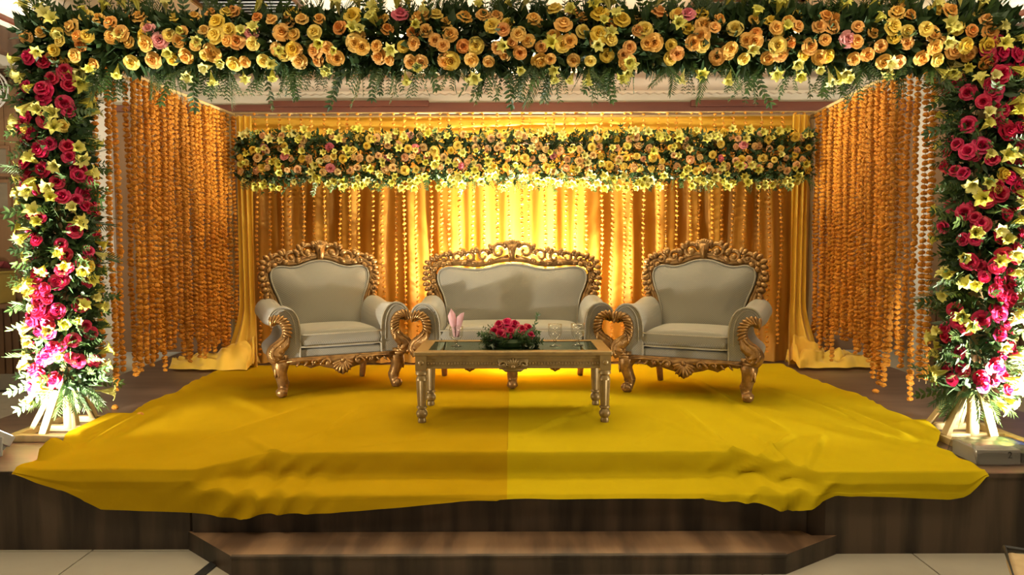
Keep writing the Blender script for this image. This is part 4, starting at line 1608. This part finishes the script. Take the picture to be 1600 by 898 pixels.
sol = nk.modifiers.new('thickness', 'SOLIDIFY'); sol.thickness = 0.0015
tag(nk, 'pink paper napkin folded into two points standing in a footed glass', 'napkin')

# ---- red rose centrepiece
random.seed(51)
cp = thing('rose_centrepiece', 'low arrangement of red roses and dark leaves in the middle of the coffee table', 'flower arrangement', (-.015, 5.05, TZ))
m = MB(); m.lathe([(0, 0), (.10, 0), (.115, .03), (.10, .05), (0, .05)], 20)
m.build('flower_dish', M['darkleaf'], cp)
for (x, y, z, r) in ((-.105, -.03, .10, .045), (-.065, -.06, .085, .046), (-.02, -.05, .075, .04), (-.075, 0, .145, .044), (-.02, .0, .155, .05), (.005, -.045, .105, .038), (-.135, -.03, .06, .036),
                     (-.06, .06, .12, .044), (.10, -.02, .085, .038), (.125, .01, .12, .036), (.08, .02, .11, .04), (.14, -.02, .075, .034), (.03, .05, .14, .042), (-.16, 0, .05, .03)):
    inst('rose', random.choice(RED), cp, (x, y, z), aim(Vector((x * 3, -.55 + y * 2, .55))), r * 1.0)
for i in range(46):
    a = random.uniform(0, 2 * PI)
    d = Vector((math.cos(a) * 1.2, math.sin(a) * .7 - .15, random.uniform(.0, .5)))
    inst('leaf_sprig', random.choice(FERN + RUSC), cp, (d.x * .05, d.y * .03, .045), aim(d), random.uniform(.10, .165))
inst('leaf_sprig', RUSC[0], cp, (.12, 0, .06), aim((.5, 0, 1)), .16)
pd = [((random.uniform(-.17, .17), random.uniform(-.09, .09), random.uniform(.01, .08)), jit(1)) for i in range(300)]
fill_foliage('foliage', pd, cp, 'darkleaf', (.03, .06))

# ================================================================== FLOODLIGHTS
def floodlight(loc, target, label, power, color, w=.20, h=.15, light_size=.14, spread=PI):
    loc = Vector(loc)
    d = (Vector(target) - loc).normalized()
    q = d.to_track_quat('Z', 'Y')
    t = empty('floodlight', loc)
    tag(t, label, 'floodlight', 'floodlights on the stage')
    R = q.to_matrix().to_4x4()
    m = MB(); m.box(-w / 2, w / 2, -h / 2, h / 2, -.06, 0, 0, R)
    for i in range(6):
        x = -w / 2 + w * (i + .5) / 6
        m.box(x - .006, x + .006, -h / 2 * .85, h / 2 * .85, -.085, -.058, 0, R)
    m.build('housing', M['greymetal'], t, smooth=False, bevel=0.004)
    m = MB(); m.box(-w / 2 * .88, w / 2 * .88, -h / 2 * .84, h / 2 * .84, -.001, .003, 0, R)
    m.build('lamp_glass', M['lampglass'], t, smooth=False)
    m = MB()
    zb = P + .004 - loc.z
    for s2 in (-1, 1):
        e = R @ Vector((s2 * (w / 2 + .006), 0, -.03))
        m.tube([(e.x, e.y, e.z), (e.x, e.y - .01, zb)], .007, 6)
    a = R @ Vector((-(w / 2 + .006), 0, -.03)); b = R @ Vector(((w / 2 + .006), 0, -.03))
    m.tube([(a.x, a.y - .01, zb + .004), (b.x, b.y - .01, zb + .004)], .008, 6)
    m.build('bracket', M['greymetal'], t)
    L = area('flood_beam', (0, 0, 0), (0, 0, 1), light_size, power, color, spread=spread)
    L.parent = t
    L.location = d * .012
    L.rotation_euler = d.to_track_quat('-Z', 'Y').to_euler()
    return t


floodlight((-2.94, 4.12, P + .13), (-2.70, 4.62, P + .95), 'grey floodlight at the foot of the left flower column', 200, (1, .92, .78), spread=math.radians(150))
floodlight((2.93, 3.98, P + .13), (2.64, 4.40, P + .95), 'grey floodlight at the foot of the right flower column', 200, (1, .92, .78), spread=math.radians(150))
bf = floodlight((0.10, 6.96, P + .22), (0.10, 7.10, P + 1.3), 'small floodlight on the stage floor behind the sofa, lighting the backdrop', 600, (1, .90, .64), .16, .12, .12, math.radians(140))
pl = bpy.data.lights.new('bare_bulb', 'POINT')
pl.energy = 17; pl.color = (1, .80, .46); pl.shadow_soft_size = .05
po = bpy.data.objects.new('bare_bulb', pl); COL.objects.link(po); po.parent = bf; po.location = (0, -.13, -.035)
m = MB(); m.ball((0, -.13, -.10), .026, 10, 8); m.tube([(0, -.05, -.05), (0, -.12, -.09)], .012, 8)
bb_ = m.build('bulb', M['lampglass'], bf); bb_.visible_shadow = True


# ================================================================== CEILING FITTINGS
def downlight(x, y, label):
    t = thing('downlight', label, 'ceiling light', (x, y, CEIL), 0, 'recessed downlights')
    m = MB(); m.lathe([(.085, -.001), (.085, -.012), (.06, -.012), (.055, -.002)], 20)
    m.build('rim', M['white'], t)
    m = MB(); m.lathe([(.0, -.005), (.056, -.005), (.056, -.003), (0, -.003)], 16)
    m.build('lens', M['downlight'], t)


downlight(-.33, 5.62, 'lit round downlight in the ceiling above the middle of the stage')
downlight(-3.35, 6.55, 'lit round downlight in the ceiling above the left marigold curtain')
downlight(3.30, 6.4, 'lit round downlight in the ceiling above the right marigold curtain')


def vent(x0, x1, y0, y1, label):
    t = thing('air_vent', label, 'air vent', ((x0 + x1) / 2, (y0 + y1) / 2, CEIL), 0, 'slatted ceiling vents')
    hx_, hy_ = (x1 - x0) / 2, (y1 - y0) / 2
    m = MB()
    for (a, b, c, d) in ((-hx_, hx_, -hy_, -hy_ + .03), (-hx_, hx_, hy_ - .03, hy_), (-hx_, -hx_ + .03, -hy_, hy_), (hx_ - .03, hx_, -hy_, hy_)):
        m.box(a, b, c, d, -.03, -.001)
    m.build('frame', M['darkwood'], t, smooth=False)
    m = MB(); m.box(-hx_ + .01, hx_ - .01, -hy_ + .01, hy_ - .01, -.006, -.001)
    m.build('backing', M['black'], t, smooth=False)
    sm_ = MB(); sm_.box(-hx_ + .02, hx_ - .02, -.02, .02, -.004, .004)
    sme_ = sm_.mesh('slat', M['greymetal'], smooth=False)
    n_ = int((2 * hy_ - .08) / .065)
    for i in range(n_):
        inst('slat', sme_, t, (0, -hy_ + .06 + .065 * i, -.018), (.5, 0, 0))


vent(-2.15, -1.45, 5.0, 6.0, 'dark slatted air vent in the ceiling above the left part of the stage')
vent(1.25, 2.0, 5.1, 6.0, 'dark slatted air vent in the ceiling above the right part of the stage')
cr = thing('ceiling_rose', 'cream plaster ornament with rounded lobes on the ceiling above the stage', 'ceiling ornament', (0.0, 5.25, CEIL))
m = MB(); m.lathe([(0, -.06), (.08, -.06), (.16, -.035), (.20, -.03), (.24, -.005), (.24, -.0005), (0, -.0005)], 28)
m.build('disc', M['pilaster'], cr)
lm = MB(); lm.ball((0, 0, 0), .055, 10, 7, 0, (1.2, .8, .7))
lme = lm.mesh('lobe', M['pilaster'])
for i in range(8):
    a = i * PI / 4
    inst('lobe', lme, cr, (.15 * math.cos(a), .15 * math.sin(a), -.04), (0, 0, a))
lm = MB(); lm.lathe([(0, -.12), (.035, -.105), (.05, -.08), (.03, -.055), (0, -.055)], 16)
lm.build('boss', M['pilaster'], cr)

# ================================================================== THINGS AT THE EDGES
# wall fan at the far left
wf = thing('wall_fan', 'white round wall fan high on the planked wall at the far left', 'fan', (-5.61, BW - .045, 3.27))
m = MB()
for k, (r, y) in enumerate(((.215, -.16), (.20, -.20), (.15, -.225), (.09, -.235))):
    m.tube([(r * math.cos(a), y, r * math.sin(a)) for a in [i * 2 * PI / 28 for i in range(28)]], .006 if k else .010, 5, closed=True)
for i in range(18):
    a = i * 2 * PI / 18
    m.tube([(.04 * math.cos(a), -.238, .04 * math.sin(a)), (.15 * math.cos(a), -.222, .15 * math.sin(a)), (.21 * math.cos(a), -.165, .21 * math.sin(a))], .002, 4)
m.build('guard', M['white'], wf)
m = MB(); m.tube([(0, 0, -.1), (0, -.06, -.02), (0, -.14, 0)], [.05, .035, .06], 10)
m.build('motor', M['white'], wf)
for i in range(3):
    a = i * 2.094 + .4
    m = MB()
    mt = Matrix.Rotation(a, 4, 'Y') @ Matrix.Rotation(.35, 4, 'X')
    pts = []
    for u in range(5):
        for v in (-1, 0, 1):
            w = .02 + .05 * math.sin(PI * (u + .6) / 5.4)
            pts.append(mt @ Vector((.03 + .155 * u / 4, 0, v * w)) + Vector((0, -.18, 0)))
    m.grid(pts, 5, 3)
    m.build('blade', M['white'], wf, sharp=None)


def wall_picture(name, x0, x1, z0, z1, label, cat, inner, fr=.035, fm='slatwood', y=BW - .042):
    t = thing(name, label, cat, ((x0 + x1) / 2, y, z0))
    w, h = (x1 - x0) / 2, z1 - z0
    m = MB()
    m.box(-w, w, -.03, 0, 0, fr); m.box(-w, w, -.03, 0, h - fr, h)
    m.box(-w, -w + fr, -.03, 0, fr, h - fr); m.box(w - fr, w, -.03, 0, fr, h - fr)
    m.build('frame', M[fm], t, smooth=False, bevel=.004)
    m = MB(); m.box(-w + fr * .8, w - fr * .8, -.014, 0, fr * .8, h - fr * .8)
    m.build('picture', M[inner], t, smooth=False)


wall_picture('picture_frame', -6.05, -5.50, 2.36, 2.70, 'small framed picture on the far left wall, below the fan', 'picture', 'greyglass')
wall_picture('picture_frame', -6.05, -5.50, 1.98, 2.33, 'framed grey panel on the far left wall, second below the fan', 'picture', 'greyglass')
wall_picture('notice_board', -6.10, -5.47, 1.42, 1.95, 'brown framed board on the far left wall above the maroon cloth', 'board', 'panelwood')
m = MB(); m.box(-.32, .32, -.28, 0, 0, .32)
m.box(-.34, .34, -.30, 0, .32, .345)
cbn = tag(m.build('storage_box', M['olive'], None, (-5.80, BW - .082, .985), smooth=False, bevel=.006), 'olive yellow box on the dado ledge at the far left', 'box')
m = MB()
pts = [(-.30 + .6 * i / 10, -.27 + .24 * j / 5, .02 + .03 * math.sin(i * 1.7) * math.sin(j * 1.3) + .05 * math.sin(PI * j / 5)) for i in range(11) for j in range(6)]
m.grid(pts, 11, 6)
o = m.build('folded_cloth', M['maroon'], None, (-5.80, BW - .082, 1.335), sharp=None)
so = o.modifiers.new('thickness', 'SOLIDIFY'); so.thickness = .02; so.offset = 1
tag(o, 'maroon cloth lying on the olive yellow box at the far left', 'cloth')
m = MB(); m.box(-7, -4.70, BW - .40, BW - .082, .935, .982)
struct(m.build('trim_10', M['slatwood'], smooth=False, bevel=.005))

# blue screen and olive counter at the far right
tv = thing('screen', 'wide blue lit screen on the wall at the far right', 'screen', (6.15, BW - .045, 1.36))
m = MB(); m.box(-.54, .54, -.05, 0, 0, .86)
m.build('casing', M['black'], tv, smooth=False, bevel=.006)
m = MB(); m.box(-.515, .515, -.054, -.049, .03, .83)
m.build('display', M['screen'], tv, smooth=False)
m = MB(); m.box(-.6, .6, -.30, 0, 0, .30); m.box(-.62, .62, -.32, 0, .30, .325)
tag(m.build('storage_box', M['olive'], None, (6.05, BW - .082, .985), smooth=False, bevel=.006), 'olive yellow box on the dado ledge under the blue screen', 'box')
m = MB(); m.box(4.64, 7, BW - .40, BW - .082, .935, .982)
struct(m.build('trim_11', M['slatwood'], smooth=False, bevel=.005))
sc_ = thing('wall_lamp', 'slim cream wall lamp tube on the far right wall above the screen', 'lamp', (5.72, BW - .042, 2.72))
m = MB(); m.tube([(0, -.06, 0), (0, -.06, .42)], .022, 10)
m.build('tube', M['pilaster'], sc_)
m = MB(); m.box(-.03, .03, -.05, 0, .03, .06); m.box(-.03, .03, -.05, 0, .36, .39)
m.build('bracket', M['greymetal'], sc_, smooth=False)

# carton in clear film on the stage edge, right
ct = thing('wrapped_carton', 'low white carton wrapped in clear film at the right front edge of the stage', 'carton', (2.72, 3.93, P + .002))
m = MB(); m.box(-.27, -.04, -.10, .12, 0, .08)
m.build('carton', M['carton'], ct, smooth=False, bevel=.004)
m = MB(); m.box(-.02, .40, -.08, .12, 0, .055)
m.build('tray', M['black'], ct, smooth=False, bevel=.004)
cu_ = bpy.data.curves.new('printed_mark', 'FONT')
cu_.body = '2'; cu_.size = .05; cu_.extrude = .0006
mk = bpy.data.objects.new('printed_mark', cu_)
COL.objects.link(mk); mk.parent = ct
mk.location = (-.11, -.1015, .035); mk.rotation_euler = (PI / 2, 0, 0)
cu_.materials.append(M['black'])
bpy.context.view_layer.update()
mk_me = bpy.data.meshes.new_from_object(mk.evaluated_get(bpy.context.evaluated_depsgraph_get()))
mk2 = bpy.data.objects.new('printed_digit', mk_me)
COL.objects.link(mk2); mk2.parent = ct
mk2.location = mk.location; mk2.rotation_euler = mk.rotation_euler
bpy.data.objects.remove(mk)
pts = []
for i in range(29):
    u = i / 28
    for j in range(13):
        v = j / 12
        h_ = .095 * min(1, math.sin(PI * v) * 2.2) * (1 - .35 * smoothstep(.4, .6, u))
        pts.append((-.285 + .72 * u, -.125 + .27 * v, .003 + max(0, h_) + .010 * noise.noise(Vector((u * 13, v * 6, 2)))))
m = MB(); m.grid(pts, 29, 13)
fl = m.build('clear_film', M['film'], ct, sharp=None)
so = fl.modifiers.new('thickness', 'SOLIDIFY'); so.thickness = .0012

# beige chair corner, front right
bc = thing('banquet_chair', 'beige covered banquet chair on the hall floor at the lower right corner of the photo', 'chair', (1.92, 2.36, 0), math.radians(-28))
m = MB(); m.box(-.23, .23, -.22, .22, .40, .455)
m.build('seat', M['beige'], bc, bevel=.018, seg=3)
m = MB(); m.tube([(-.235, -.225, .462), (.235, -.225, .462), (.235, .225, .462), (-.235, .225, .462)], .010, 7, closed=True)
m.build('seat_edge', M['black'], bc)
m = MB(); m.box(.20, .25, -.21, .21, .50, 1.0)
m.build('backrest', M['beige'], bc, bevel=.02, seg=3)
for (x, y) in ((-.2, -.19), (.2, -.19), (.2, .19), (-.2, .19)):
    m = MB(); m.tube([(x, y, .41), (x * 1.06, y * 1.06, 0)], .014, 8)
    m.build('leg', M['greymetal'], bc)
for y in (-.15, .15):
    m = MB(); m.tube([(.215, y, .41), (.225, y, .75)], .012, 8)
    m.build('back_post', M['greymetal'], bc)

# black strip on the floor beside the bottom step, fallen marigolds
m = MB(); m.bar((-1.49, 3.62, .004), (-1.53, 3.30, .004), .05, .008)
tag(m.build('floor_strip', M['black'], smooth=False), 'short black strip lying on the floor tiles beside the bottom step', 'strip')
for k, (x, y, lab) in enumerate(((-2.52, 4.93, 'fallen marigold on the stage beside the left edge of the yellow cloth'), (-2.86, 5.25, 'fallen marigold on the stage floor under the left marigold curtain'),
                                 (2.86, 5.75, 'fallen marigold on the stage floor under the right marigold curtain'))):
    o = inst('fallen_marigold', head_me, None, (x, y, P + (.030 if k == 0 else .014)), (.2, .1, k), 1.0)
    tag(o, lab, 'flower')
